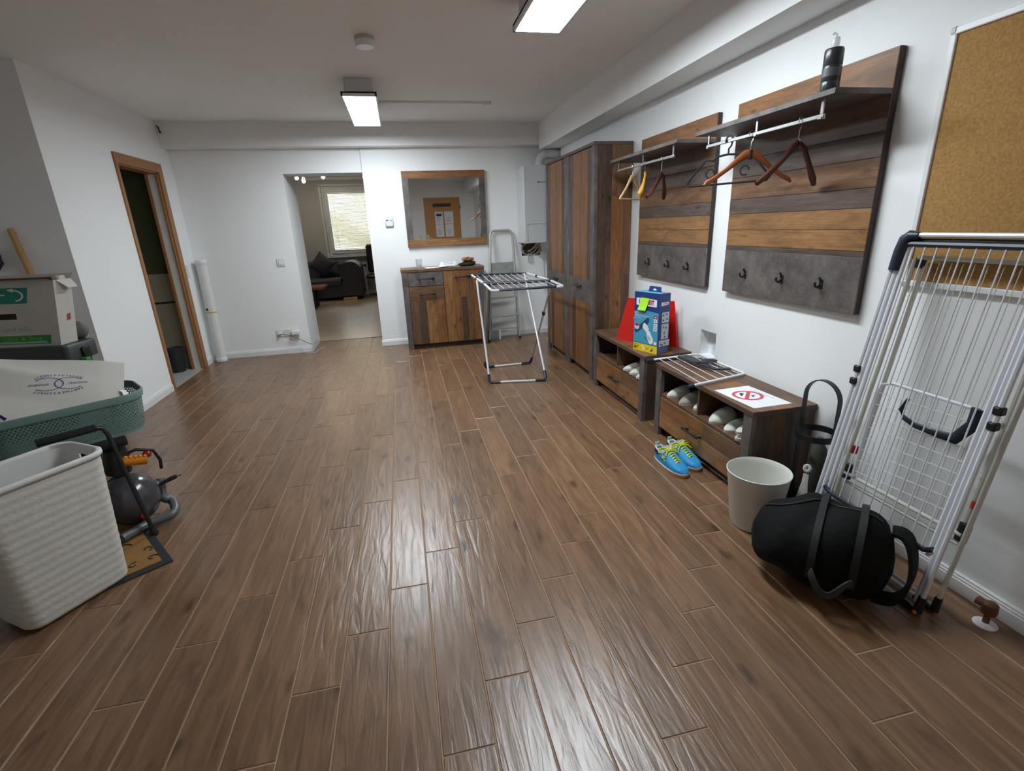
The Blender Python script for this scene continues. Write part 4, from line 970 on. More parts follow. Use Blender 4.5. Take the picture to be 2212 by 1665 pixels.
MB().tube([P3(.975, .06, .002), P3(.975, .94, .002)], .0115, 8).build('top_bar', NAVY, big)
MB().tube([P3(.985, .05, .016), P3(.985, .95, .016)], .008, 8).build('rear_bar', BLK, big)
MB().tube([P3(.185, .05), P3(.172, .10), P3(.168, .5), P3(.172, .90), P3(.185, .95)], .0105, 8).build('lower_bar', NAVY, big)
MB().tube([P3(.0, .1), P3(.0, .9)], .0085, 8).build('foot_tube', WTUBE, big); MB().tube([P3(.045, .06, .01), P3(.045, .94, .01)], .0085, 8).build('foot_tube', WTUBE, big)
for i in range(10):
    k = .12+.76*i/9
    MB().tube([P3(.975, k, -.002), P3(.172, k, -.002)], .0028, 6).build('wire', WTUBE, big)
rb2 = thing('folded_drying_rack', 'second folded drying rack with black joints right against the wall', 'drying rack', (1.80, 1.33, 0))
CRE = mat('cream_enamel_tube', S(212, 210, 198), .35, var=.02); o2 = .062
for k, kk in ((.06, 1), (1.02, -1)):
    for j, dk in enumerate((0, .06)):
        MB().tube([P3(.0 if j == 0 else .24, k+kk*dk, o2+.024*j), P3(.93-.02*j, k+kk*dk, o2+.012*j)], .0085, 8).build('leg', CRE, rb2)
    for s, ln in ((.92, .03), (.24, .05)):
        MB().tube([P3(s-ln*.5, k+kk*.03, o2+.01), P3(s+ln*.5, k+kk*.03, o2+.01)], [.021, .021], 8, ref=(0, 1, 0), rb=[.014, .014]).build('joint', BLK, rb2)
    MB().tube([P3(.04, k, o2), P3(.0, k, o2), P3(-.002, k+kk*.05, o2), P3(-.002, k+kk*.14, o2)], [.012, .015, .013, .010], 8).build('foot_bracket', BLK, rb2)
for s, of in ((.935, 0), (.235, 0), (.20, .02), (.0, 0)): MB().tube([P3(s, .08, o2+of), P3(s, 1.0, o2+of)], .0078, 8).build('cross_tube', CRE, rb2)
MB().tube([P3(.33, .985, o2+.02), P3(.31, .985, o2+.02)], .013, 8).build('red_clip', mat('red_plastic', S(176, 40, 30), .4), rb2); MB().tube([P3(.335, .10, o2), P3(.31, .10, o2)], .012, 8).build('red_clip', mat('red_plastic', S(176, 40, 30), .4), rb2)
for i in range(10):
    k = .15+.76*i/9; MB().tube([P3(.925, k+.012*math.sin(i), o2), P3(.24, k, o2)], .0014, 5).build('wire', CRE, rb2)
wg = thing('wire_grid', 'white wire grid shelf with a navy hook handle between the racks', 'wire shelf', (1.82, 1.33, .36))
gp = lambda y, z: Vector((1.738+.115*z, y, z))+Vector((.012, 0, 0))
ya, yb3, za, zb = 1.125, 1.535, .335, .752
MB().tube([gp(yb3, za), gp(yb3, zb-.05), gp(yb3-.012, zb-.015), gp(yb3-.05, zb), gp(ya, zb)], .0065, 8).build('rim', WTUBE, wg)
for i in range(1, 9): MB().tube([gp(ya, zb-.046*i), gp(yb3, zb-.05*i)], .0018, 5).build('wire', WTUBE, wg)
for i in range(1, 9): MB().tube([gp(yb3-.052*i, za+.02), gp(yb3-.052*i, zb)], .0014, 5).build('wire', WTUBE, wg)
hp = [at(2114, 884, x=1.80), at(2100, 920, x=1.80), at(2060, 948, x=1.80), at(2020, 935, x=1.80), at(1975, 918, x=1.80), at(1950, 900, x=1.80), at(1946, 885, x=1.80), at(1962, 862, x=1.80)]
MB().tube(hp, [.022, .021, .020, .015, .011, .010, .009, .005], 8, ref=(0, 0, 1), rb=[.008]*8).build('hook_handle', NAVY, wg)
# floor pipe stub with valve
vp = at(2128, 1352, z=0); vx, vy = 1.875, 1.012
pv = thing('pipe_valve', 'rusty brown pipe valve with white floor rosette by the baseboard', 'pipe', (vx, vy, 0))
MB().lathe([(.014, 0), (.034, 0), (.035, .004), (.028, .009), (.014, .011)], 24, (vx, vy, 0)).build('rosette', WHT, pv)
COP = mat('brown_pipe', S(112, 76, 56), .5, metal=.3)
MB().tube([(vx, vy, 0), (vx, vy, .05)], .010, 10).build('stub', COP, pv)
MB().lathe([(.012, .045), (.022, .05), (.024, .062), (.022, .088), (.014, .094), (.001, .095)], 12, (vx, vy, 0)).tube([(vx, vy, .075), (vx-.006, vy+.038, .078)], [.014, .016], 10).build('valve_body', COP, pv)

# ================================================================== BACK WALL
bo = thing('wall_boiler', 'white gas boiler cabinet on the back wall beside the wardrobe', 'boiler', (1.70, 6.19, 1.185))
BOI = mat('boiler_white', (.66, .67, .68), .35, var=.01)
bx('cabinet', BOI, bo, 1.485, 1.925, 6.017, 6.384, 1.185, 2.053, b=.004); bx('front_panel', BOI, bo, 1.485, 1.925, 6.005, 6.018, 1.405, 2.053, b=.003); bx('front_panel', BOI, bo, 1.485, 1.520, 6.005, 6.018, 1.185, 1.405, b=.002)
bx('control_flap', BOI, bo, 1.525, 1.922, 6.003, 6.018, 1.19, 1.400, b=.002)
bx('vent_slot', BLK, bo, 1.66, 1.80, 6.003, 6.007, 1.866, 1.872, b=0); MB().lathe([(.001, 0), (.007, 0), (.007, -.004), (.001, -.004)], 10, (1.655, 6.006, 1.869), 'y').build('screw', BLK, bo)
MB().lathe([(.001, 0), (.005, 0), (.005, -.003), (.001, -.003)], 10, (1.72, 6.001, 1.385), 'y').build('screw', INK, bo)
bx('type_label', PAPER, bo, 1.483, 1.486, 6.02, 6.045, 1.22, 1.26, b=0); bx('type_label', RED, bo, 1.483, 1.486, 6.02, 6.045, 1.195, 1.215, b=0)
fl = thing('flue_pipe', 'white elbow flue pipe from the boiler into the side wall', 'pipe', (1.72, 6.16, 2.05))
ex = [Vector((1.72, 6.16, 2.05)), Vector((1.72, 6.16, 2.10))]+[Vector((1.82-.10*math.cos(a), 6.16, 2.085+.10*math.sin(a))) for a in [pi/2*k/8 for k in range(1, 9)]]+[Vector((1.90, 6.16, 2.185)), Vector((2.06, 6.16, 2.185))]
FLU = mat('flue_white', (.62, .62, .61), .4)
MB().tube(ex, .053, 20).build('elbow', FLU, fl); MB().lathe([(.050, 0), (.059, 0), (.059, .03), (.050, .03)], 24, (1.72, 6.16, 2.055)).build('collar', FLU, fl)
random.seed(11)
# broken-out hole with pipes under the boiler
RUB = mat('broken_plaster', S(170, 160, 146), .95, bump=.6, bscale=40)
mb = MB(); random.seed(5)
for k in range(26):
    a = 2*pi*k/26; cx, cz = (hx0+hx1)/2+.125*math.cos(a), (hz0+hz1)/2+.082*math.sin(a)
    if cz > 1.175: continue
    r = random.uniform(.010, .020); mb.ball((cx, YBR+.004, cz), r, r*.6, r, 7, 5, fn=lambda d: random.uniform(.75, 1.2))
rub = tag(mb.build('rubble_rim', RUB, base=(1.65, YBR, 1.03)), kind='structure'); rub.name = 'trim_7'
struct('trim_8', MB().box(hx0+.004, hx1-.004, YBR+.115, YBR+.129, hz0+.003, hz1-.003), DARKHOLE)
bp_ = thing('boiler_pipes', 'tangle of copper and grey pipes in the broken hole under the boiler', 'pipes', (1.65, 6.40, 1.05))
COPP = mat('copper', S(176, 104, 66), .35, metal=.8, var=.2)
MB().tube([(1.55, 6.45, 1.18), (1.552, 6.43, 1.12), (1.57, 6.41, 1.085), (1.60, 6.41, 1.075)], .011, 10).build('copper_pipe', COPP, bp_)
MB().tube([(1.60, 6.40, 1.06), (1.65, 6.39, 1.09), (1.70, 6.38, 1.13), (1.73, 6.38, 1.185)], .013, 10).build('grey_pipe', ALU, bp_)
MB().tube([(1.64, 6.42, 1.04), (1.69, 6.40, 1.07), (1.735, 6.39, 1.12), (1.75, 6.39, 1.185)], .010, 10).build('grey_pipe', ALU, bp_)
MB().tube([(1.70, 6.41, 1.03), (1.74, 6.40, 1.06), (1.77, 6.39, 1.10)], .012, 10).build('grey_pipe', STEEL, bp_)
MB().ball((1.575, 6.40, 1.075), .018, n=10, m=8).ball((1.61, 6.395, 1.062), .016, n=10, m=8).build('fitting', BRON, bp_)
MB().tube([(1.615, 6.375, 1.05), (1.607, 6.37, 1.0), (1.612, 6.37, .955)]+[(1.632+.02*math.cos(a), 6.37, .95+.02*math.sin(a)) for a in [pi+pi*k/6 for k in range(7)]]+[(1.650, 6.37, 1.0), (1.64, 6.375, 1.05)], .0055, 8).build('hose_loop', ALU, bp_)
wc_ = MB().tube([(1.80, 6.37, 1.185), (1.79, 6.372, 1.13), (1.80, 6.374, 1.0), (1.81, 6.376, .8), (1.812, 6.376, .55)], .005, 6)
tag(wc_.build('wall_cable', WHT, base=(1.81, 6.376, .55)), 'thin white cable hanging down the wall below the boiler', 'cable')

# thermostat, switches, sockets
th = thing('thermostat', 'small white room thermostat on the wall beside the mirror', 'thermostat', (-.092, 6.375, 1.44))
bx('body', WHT, th, -.142, -.044, 6.355, 6.386, 1.438, 1.566, b=.012); bx('display', DINK, th, -.128, -.102, 6.3535, 6.356, 1.508, 1.520, b=0)
MB().lathe([(.001, 0), (.014, 0), (.014, -.004), (.001, -.005)], 16, (-.070, 6.355, 1.512), 'y').build('button', mat('pale_blue_button', S(176, 190, 206), .4), th)
mb = MB(); text(mb, '----', .02, lambda u, v: Vector((-.093+u, 6.3542, 1.545+v))); mb.build('marking', INK, th, smooth=False)
sw = thing('light_switch', 'single white light switch between the leaning tube and the doorway', 'light switch', (-1.382, 6.39, 1.046))
bx('plate', OFF, sw, -1.427, -1.336, 6.390, 6.401, 1.044, 1.134, b=.004); bx('rocker', WHT, sw, -1.407, -1.353, 6.384, 6.392, 1.060, 1.114, b=.004)
sw = thing('light_switch', 'double white light switch on the wall next to the oak door casing', 'light switch', (XL, 6.144, .985))
bx('plate', WHT, sw, XL-.001, XL+.010, 6.105, 6.183, .985, 1.125, b=.004)
for z in (.997, 1.06): bx('rocker', OFF, sw, XL+.009, XL+.014, 6.116, 6.172, z, z+.053, b=.003)
so = thing('wall_socket', 'white double wall socket above the baseboard by the doorway', 'socket', (-1.45, 6.39, .21))
for a in (-1.575, -1.490, -1.405): 
    bx('plate', OFF, so, a, a+.083, 6.390, 6.401, .212, .302, b=.004)
    MB().lathe([(.021, 0), (.023, -.003), (.021, -.003), (.018, .004), (.001, .004)], 20, (a+.0415, 6.3895, .257), 'y').build('insert', mat('socket_insert', S(222, 222, 214), .45), so)
pl = thing('power_adapter', 'white plug-in power adapter in the wall socket', 'power adapter', (-1.35, 6.35, .22))
bx('body', WHT, pl, -1.395, -1.300, 6.335, 6.389, .232, .286, b=.008)
MB().tube([(-1.31, 6.345, .236), (-1.29, 6.34, .15), (-1.285, 6.335, .06), (-1.25, 6.31, .008), (-1.18, 6.28, .005), (-1.14, 6.33, .005), (-1.12, 6.45, .005), (-1.10, 6.55, .005), (-1.06, 6.60, .005)], .0028, 6).build('cord', WHT, pl)
pg = thing('power_plug', 'white plug with a black cord in the wall socket', 'plug', (-1.533, 6.36, .23))
MB().lathe([(.001, -.035), (.014, -.035), (.019, -.015), (.020, 0), (.001, 0)], 16, (-1.533, 6.389, .257), 'y').build('plug_body', WHT, pg)
MB().tube([(-1.533, 6.352, .254), (-1.48, 6.34, .25), (-1.40, 6.33, .225), (-1.30, 6.345, .17), (-1.22, 6.372, .11), (-1.178, 6.39, .09), (-1.172, 6.45, .095), (-1.168, 6.7, .10)], .0035, 6).build('cord', BLK, pg)
# leaning tube in the corner
tu = thing('leaning_tube', 'long white plastic tube standing in the left corner by the casing', 'tube', (-2.185, 6.27, 0))
b0, b1 = Vector((-2.188, 6.26, 0)), Vector((-2.200, 6.315, 1.165)); dt = (b1-b0)
MB().tube([b0+dt*.01, b1-dt*.005], .053, 24).build('tube', mat('tube_white', (.74, .74, .72), .4), tu)
for s0, s1 in ((0, .045), (.955, 1.0)): MB().tube([b0+dt*s0, b0+dt*(s0+.008), b0+dt*(s1-.008), b0+dt*s1], [.054, .060, .060, .054], 24).build('end_collar', WHT, tu)
MB().tube([b0+dt*.492, b0+dt*.505], .0540, 24).build('yellow_label', mat('label_yellow', S(208, 176, 70), .5), tu); mb = MB(); p = b0+dt*.53; mb.box(p.x-.035, p.x-.012, p.y-.0535, p.y-.045, p.z-.012, p.z+.014); mb.build('barcode_label', DINK, tu, smooth=False)

# step ladder
ld = thing('step_ladder', 'worn aluminium step ladder leaning in the corner by the boiler', 'ladder', (1.2, 6.15, 0))
FL_, FR_, TL_, TR_ = Vector((.985, 6.03, 0)), Vector((1.405, 6.13, 0)), Vector((1.108, 6.315, 1.20)), Vector((1.402, 6.345, 1.20))
top_ = [lerp(FL_, TL_, 1), Vector((1.112, 6.33, 1.285)), Vector((1.125, 6.337, 1.325)), Vector((1.155, 6.342, 1.345)), Vector((1.355, 6.352, 1.345)), Vector((1.385, 6.352, 1.325)), Vector((1.398, 6.35, 1.285)), TR_]
MB().tube([lerp(FL_, TL_, .5)]+top_+[lerp(FR_, TR_, .5)], .015, 10).build('hoop', ALU, ld)
for a, b_ in ((FL_, TL_), (FR_, TR_)):
    MB().tube([a, lerp(a, b_, .72)], [.013, .013], 8, ref=(1, 0, 0), rb=[.027, .027]).build('rail', ALU, ld)
    MB().tube([a, lerp(a, b_, .03)], [.017, .017], 8, ref=(1, 0, 0), rb=[.031, .031]).build('foot', BLK, ld)
def step(s, nm='step', th=.022, dp=.05):
    l, r = lerp(FL_, TL_, s), lerp(FR_, TR_, s); n_ = Vector((.3, -1, 0)).normalized()*dp
    MB().add([l-n_*.4, r-n_*.4, r+n_*.6, l+n_*.6]+[p+Vector((0, 0, th)) for p in (l-n_*.4, r-n_*.4, r+n_*.6, l+n_*.6)], [(3, 2, 1, 0), (4, 5, 6, 7), (0, 1, 5, 4), (1, 2, 6, 5), (2, 3, 7, 6), (3, 0, 4, 7)]).build(nm, ALU, ld, smooth=False)
step(.245); step(.435); step(.62)
l, r = lerp(FL_, TL_, .655), lerp(FR_, TR_, .655); l2, r2 = lerp(FL_, TL_, .80), lerp(FR_, TR_, .80); n_ = Vector((.1, -.03, 0))
ex_ = Vector((.014, .004, 0))
MB().add([l+ex_, r-ex_, r2-ex_, l2+ex_]+[p+Vector((0, .022, 0)) for p in (l+ex_, r-ex_, r2-ex_, l2+ex_)], [(0, 1, 2, 3), (7, 6, 5, 4), (0, 4, 5, 1), (1, 5, 6, 2), (2, 6, 7, 3), (3, 7, 4, 0)]).build('platform', mat('scuffed_tread', S(160, 164, 160), .5, metal=.2, var=.4, scale=14), ld, smooth=False)
for a, b_ in ((Vector((1.06, 6.28, 0)), lerp(FL_, TL_, .66)), (Vector((1.425, 6.30, 0)), lerp(FR_, TR_, .66))): MB().tube([a, b_+Vector((0, .03, 0))], .010, 8).build('rear_leg', ALU, ld)
MB().tube([Vector((1.068, 6.285, .11)), Vector((1.425, 6.303, .11))], .009, 8).build('rear_brace', ALU, ld)
bl = thing('metal_plate', 'small scuffed metal plate with a peg standing behind the ladder foot', 'metal plate', (1.10, 6.2, 0))
bx('plate', mat('scuffed_tread', S(128, 132, 130)), bl, 1.00, 1.135, 6.19, 6.20, 0, .115); bx('peg', JW, bl, 1.137, 1.165, 6.17, 6.205, 0, .125, b=.004)

# things on the sideboard
ZT = .955
p = at(923, 574, z=ZT); p = Vector((.205, 6.17, ZT))
cu = thing('plastic_cup', 'clear plastic cup with coins on the sideboard', 'cup', tuple(p))
MB().lathe([(.001, .001), (.030, .001), (.032, .004), (.040, .100), (.042, .104), (.039, .104), (.037, .100), (.030, .006), (.001, .004)], 28, p).build('cup_body', mat('clear_cup', (.72, .76, .80), .1, alpha=.42), cu)
random.seed(2)
for k in range(16):
    q = p+Vector((random.uniform(-.016, .016), random.uniform(-.016, .016), .006+.0022*k)); MB().lathe([(.001, 0), (.0105, 0), (.0105, .002), (.001, .002)], 12, q).build('coin', mat('copper_coin', S(140, 96, 66), .35, metal=.8), cu)
def paper(label, c_, ang, w, l, lift=.0, n=3):
    t = thing('paper_sheet', label, 'paper', c_, math.radians(ang), group='papers on the sideboard')
    MB().grid(lambda u, v: ((u-.5)*w, (v-.5)*l, lift*(u**3)+.001), 8, 3).grid(lambda u, v: ((u-.5)*w, (v-.5)*l, lift*(u**3)+.0002), 8, 3).build('sheet', PAPER, t, local=True)
    for i in range(n): bx('print_line', mat('pale_print', S(190, 188, 196)), t, -w*.3, w*.2, -l*.3+i*.04, -l*.3+i*.04+.006, .0006+lift*.02, .0016+lift*.02, b=0, local=True)
    return t
paper('flat white paper sheet on the sideboard beside the cup', (.40, 6.13, ZT+.0002), 8, .26, .19, .0)
paper('curled white paper sheet lying on the other sheet on the sideboard', (.46, 6.09, ZT+.002), -12, .24, .18, .045)
pa = thing('red_print_leaflet', 'white leaflet with red lines propped on the sideboard', 'leaflet', (.56, 6.22, ZT))
MB().add([(.44, 6.20, ZT+.004), (.645, 6.21, ZT+.004), (.65, 6.245, ZT+.055), (.47, 6.25, ZT+.05), (.44, 6.203, ZT+.004), (.645, 6.213, ZT+.004), (.65, 6.248, ZT+.055), (.47, 6.253, ZT+.05)], [(0, 1, 2, 3), (7, 6, 5, 4), (0, 4, 5, 1), (1, 5, 6, 2), (2, 6, 7, 3), (3, 7, 4, 0)]).build('sheet', PAPER, pa, smooth=False)
for i in (0, 1): MB().add([(.50, 6.219+.012*i, ZT+.026+.018*i), (.62, 6.221+.012*i, ZT+.027+.018*i), (.62, 6.223+.012*i, ZT+.030+.018*i), (.50, 6.221+.012*i, ZT+.029+.018*i)], [(0, 1, 2, 3)]).build('red_line', RED, pa, smooth=False)
gl = thing('folded_gloves', 'black folded knit gloves on the end of the sideboard', 'gloves', (.77, 6.12, ZT))
MB().ball((.77, 6.12, ZT+.020), .105, .06, .022, 20, 10, fn=lambda d: 1+.10*math.sin(5*math.atan2(d.y, d.x)+1)).build('glove', mat('black_knit', (.012, .014, .011), .9, bump=.6, bscale=160), gl)
MB().ball((.80, 6.15, ZT+.036), .085, .05, .018, 20, 10, fn=lambda d: 1+.12*math.sin(4*math.atan2(d.y, d.x))).build('cuff', mat('black_knit', (.012, .014, .011)), gl)
bw_ = thing('brown_pouch', 'crumpled brown leather pouch on top of the black gloves', 'pouch', (.79, 6.14, ZT+.05))
MB().ball((.785, 6.14, ZT+.075), .075, .045, .026, 22, 12, fn=lambda d: 1+.12*math.sin(6*math.atan2(d.y, d.x)+3*d.z)+.08*math.sin(9*d.x)).build('pouch', mat('tan_leather', S(150, 108, 66), .55, bump=.5, bscale=30), bw_)
MB().tube([(.74, 6.10, ZT+.075), (.785, 6.105, ZT+.092), (.82, 6.115, ZT+.08)], .006, 6).build('flap_seam', DKS, bw_)

# small standing drying rack
dr = thing('drying_rack', 'small open white and navy drying rack standing before the ladder', 'drying rack', (.97, 4.6, 0))
z9 = .90
FLt, FRt, NRt, NLt = at(1019, 594, z=z9), at(1139, 590, z=z9), at(1217, 618, z=z9), at(1062, 628, z=z9)
MLt, MRt = at(1046, 613, z=z9), at(1190, 606, z=z9)
MB().tube([lerp(FLt, FRt, .02), lerp(FLt, FRt, .98)], .010, 8).build('end_bar', NAVY, dr)
MB().tube([MLt, MRt], .013, 8, ref=(0, 0, 1), rb=.013).build('middle_bar', NAVY, dr); MB().tube([MLt+Vector((0, .035, 0)), MRt+Vector((0, .035, 0))], .008, 8).build('middle_bar', NAVY, dr)
MB().tube([lerp(NLt, NRt, .10), lerp(NLt, NRt, .90)], .010, 8).build('end_bar', NAVY, dr)
for a, b_, m_, o_ in ((FLt, MLt, NLt, NRt), (FRt, MRt, NRt, NLt)):
    MB().tube([a, b_], .011, 8).build('side_tube', WTUBE, dr); MB().tube([b_]+rnd(b_, m_, o_, .04)+[lerp(m_, o_, .10)], .011, 8).build('side_tube', WTUBE, dr)
    MB().tube([lerp(a, b_, .42), lerp(a, b_, .48)], .015, 8).build('clip', BLK, dr); MB().tube([lerp(a, b_, .97), lerp(b_, m_, .04)], .0155, 8).build('clip', NAVY, dr)
for i in range(9):
    u = .09+.82*i/8
    a, b_ = lerp(FLt, FRt, u), lerp(MLt, MRt, u); MB().tube([a, lerp(a, b_, .3)+Vector((0, 0, -.018)), lerp(a, b_, .6)+Vector((0, 0, -.026)), lerp(a, b_, .85)+Vector((0, 0, -.016)), b_], .0028, 6).build('wire', WTUBE, dr)
    a, b_ = lerp(MLt, MRt, u), lerp(NLt, NRt, u); MB().tube([a, b_], .0028, 6).build('wire', WTUBE, dr)
N1, N2, F1, F2 = at(1058, 826, z=.012), at(1180, 820, z=.012), at(1048, 793, z=.012), at(1146, 783, z=.012)
for f0, f1, g0, g1, m_ in ((N1, N2, at(1030, 606, z=z9), at(1133, 591, z=z9), WTUBE), (F1, F2, lerp(MLt, NLt, .12), lerp(MRt, NRt, .10), mat('grey_tube', (.46, .45, .44), .35, metal=.6))):
    d_ = (f1-f0).normalized()
    for p, q, s in ((f0, g0, 1), (f1, g1, -1)):
        MB().tube([p+(q-p)*.04, q], .0095, 8).build('leg', m_, dr)
        MB().tube([p+(q-p)*.075, p+(q-p)*.02, p+d_*s*.015, p+d_*s*.05, p+d_*s*.10], [.013, .015, .015, .014, .012], 8).build('foot_bracket', NAVY, dr)
    MB().tube([f0+d_*.08, f1-d_*.08], .0095, 8).build('foot_tube', WTUBE, dr)
q = lerp(F2, lerp(MRt, NRt, .10), .64); MB().ball(q, .018, .018, .026, 10, 8).build('joint', BLK, dr)

# ================================================================== LEFT FOREGROUND
def fr2(ang): a = math.radians(ang); return Vector((math.cos(a), math.sin(a), 0)), Vector((-math.sin(a), math.cos(a), 0))
# door mat
ma, mn = fr2(35.5)
mt = thing('door_mat', 'coir door mat with dark border under the white hamper', 'mat', (-1.156, 2.196, 0), math.radians(35.5))
# local: x to the left-near (negative), y away
mw, ml = .44, .70
RUBB = mat('dark_rubber', S(38, 40, 40), .8); COIR = mat('coir', S(160, 116, 62), .95, var=.25, scale=60, bump=.8, bscale=300)
MB().box(-mw, 0, 0, ml, 0, .007, b=.002).build('border', RUBB, mt, local=True, smooth=False)
MB().box(-mw+.035, -.035, .035, ml-.035, .006, .011).build('pile', COIR, mt, local=True, smooth=False)
random.seed(9)
for k in range(12):
    cx, cy = -.06-.07*(k % 5), .09+.10*(k//3); r = random.uniform(.02, .035)
    MB().tube([(cx+r*math.cos(a)*(1-.12*i), cy+r*math.sin(a)*(1-.12*i), .0115) for i, a in enumerate([.7*j+k for j in range(8)])], .0035, 5).build('scroll_pattern', RUBB, mt, local=True)
# hamper
hu, hv = fr2(56)
HC = hu*.865+Vector((hu.y, -hu.x, 0))*(-2.375)
hm = thing('laundry_hamper', 'tall white woven-look plastic laundry hamper', 'laundry basket', (HC.x, HC.y, .004), math.radians(56))
HAM = None
def hamper_mat():
    m, nt, p, N, L = _nt('hamper_white'); tc = N.new('ShaderNodeTexCoord')
    wv = N.new('ShaderNodeTexWave'); wv.wave_type = 'BANDS'; wv.bands_direction = 'Z'; wv.inputs['Scale'].default_value = 9; wv.inputs['Distortion'].default_value = 1.5; wv.inputs['Detail'].default_value = 1; wv.inputs['Detail Scale'].default_value = 8
    L.new(tc.outputs['Object'], wv.inputs['Vector']); b_ = N.new('ShaderNodeBump'); b_.inputs['Strength'].default_value = .25; b_.inputs['Distance'].default_value = .006
    L.new(wv.outputs['Fac'], b_.inputs['Height']); L.new(b_.outputs['Normal'], p.inputs['Normal']); p.inputs['Base Color'].default_value = S(214, 212, 204)+(1,); p.inputs['Roughness'].default_value = .5; return m
HAM = hamper_mat()
def rrect(a, b_, r, n=6):
    o = []
    for cx, cy, s in ((a-r, b_-r, 0), (-a+r, b_-r, pi/2), (-a+r, -b_+r, pi), (a-r, -b_+r, 1.5*pi)):
        for k in range(n+1): t_ = s+pi/2*k/n; o.append((cx+r*math.cos(t_), cy+r*math.sin(t_)))
    return o
HH = .60
def hring(s, z, inset=0):
    a, b_ = .182+.030*s-inset, .118+.022*s-inset; o = rrect(a, b_, .05+.01*s)
    o = o[:14]+[(-a, .045), (-a, -.045)]+o[14:]+[(a, -.045), (a, .045)]      # split points for the two grip holes
    return [(x, y, z) for x, y in o]
rows = []
nz_ = 40
for i in range(nz_+1):
    s = i/nz_; wv2 = .0022*math.sin(2*pi*i/2.5)
    rows.append([(x*(1+wv2*3*math.sin(k*2.4)), y*(1+wv2*3*math.sin(k*2.4)), z) for k, (x, y, z) in enumerate(hring(s, .02+(HH-.05)*s))])
n_ = len(rows[0]); HOLE = (14, n_-2)
def shell(rings, lo, hi):
    m_ = MB(); m_.v = [Vector(p) for r in rings for p in r]
    for i in range(len(rings)-1):
        for k in range(n_):
            if lo <= i < hi and k in HOLE: continue
            m_.f.append((i*n_+k, i*n_+(k+1) % n_, (i+1)*n_+(k+1) % n_, (i+1)*n_+k))
    return m_
mb = shell([[(x*.94, y*.94, 0.008) for x, y, z in rows[0]]]+rows, 38, 40); mb.f.append(tuple(range(n_-1, -1, -1))); mb.build('body', HAM, hm, local=True, ang=70)
HIN = mat('hamper_inner', S(226, 226, 222), .45)
ri = [hring((z-.02)/(HH-.05), z, .006) for z in (.03, .30, rows[37][0][2], rows[39][0][2], HH-.02)]
inn = shell(ri, 2, 3); inn.f.append(tuple(range(n_)))
for k in HOLE:      # edges of the grip holes
    k2 = (k+1) % n_; O = [rows[37][k], rows[37][k2], rows[39][k2], rows[39][k]]; I = [ri[2][k], ri[2][k2], ri[3][k2], ri[3][k]]
    inn.add(O+I, [(a, (a+1) % 4, 4+(a+1) % 4, 4+a) for a in range(4)])
inn.build('inner_wall', HIN, hm, local=True, ang=50)
def rimring(o, z): return [(x, y, z) for x, y in rrect(.212+o, .140+o, .062)]
MB().loft([rimring(-.006, HH-.004), rimring(.002, HH), rimring(.008, HH-.003), rimring(.009, HH-.016), rimring(.004, HH-.024), rimring(-.004, HH-.024)], loop=True, caps=False).build('rim', mat('hamper_inner', S(226, 226, 222)), hm, local=True, ang=70)
# black stand with foam bars carrying the green basket
ua, un = fr2(35)
G = lambda u, n, z: ua*u+un*n+Vector((0, 0, z))
stn = thing('folding_stand', 'black folding stand with foam handle under the green basket', 'stand', tuple(G(.13, 3.02, 0)))
FOAM = mat('black_foam', (.016, .016, .017), .9, bump=.4, bscale=200)
MB().tube([G(.02, 2.862, .58), G(.228, 2.866, .585)], .017, 12).build('foam_grip', FOAM, stn)
fp = Vector((-1.339, 2.457, 0)); fu, fn_ = fp.dot(ua), fp.dot(un)
MB().tube([G(.22, 2.866, .585), G(.250, 2.866, .575), G(.262, 2.864, .545), G(fu, fn_, .012)], .0105, 10).build('leg', BLK, stn)
MB().tube([G(-.05, 2.93, .455), G(-.08, 2.87, .2), G(-.09, fn_, .012)], .0105, 10).build('leg', BLK, stn)
MB().tube([G(.27, 3.18, .455), G(.30, 3.25, .2), G(.31, 3.28, .012)], .0105, 10).build('leg', BLK, stn); MB().tube([G(-.05, 3.18, .455), G(-.08, 3.25, .2), G(-.09, 3.28, .012)], .0105, 10).build('leg', BLK, stn)
for p in ((fu, fn_), (-.09, fn_), (.31, 3.28), (-.09, 3.28)): q = G(p[0], p[1], 0); MB().lathe([(.001, 0), (.017, 0), (.018, .02), (.012, .034), (.001, .034)], 12, q).build('foot', BLK, stn)
MB().tube([G(-.03, 2.93, .47), G(.33, 2.93, .47)], .024, 12).build('foam_bar', FOAM, stn); MB().tube([G(-.05, 3.17, .47), G(.33, 3.17, .47)], .024, 12).build('foam_bar', FOAM, stn)
MB().tube([G(.27, 2.866, .47), G(.27, 3.18, .46)], .010, 8).build('side_bar', BLK, stn); MB().tube([G(-.03, 2.866, .47), G(-.03, 3.18, .46)], .010, 8).build('side_bar', BLK, stn)
# green basket: perforated
GREEN = mat('grey_green_plastic', S(110, 138, 132), .45, var=.03)
BCu, BCn, Bl, Bw, bz0, bz1 = .145, 3.105, .31, .182, .495, .692
gb = thing('green_basket', 'grey-green perforated plastic laundry basket holding the tote bag', 'laundry basket', tuple(G(BCu, BCn, bz0)), math.radians(35))
def bring(s, z, o=0): return [(x, y, z) for x, y in rrect(Bl-.012*(1-s)+o, Bw-.012*(1-s)+o, .12, 9)]
hb = bz1-bz0
# dense lattice: rows of holes built as quads with gaps
mb = MB(); NR = 13; n_ = len(bring(0, 0)); per = []
def basket_pt(t_, s):
    r = bring(s, 0); f_ = t_*n_; i = int(f_) % n_; fr_ = f_-int(f_); a, b_ = r[i], r[(i+1) % n_]
    return Vector((a[0]+(b_[0]-a[0])*fr_, a[1]+(b_[1]-a[1])*fr_, .012+(hb-.045)*s))
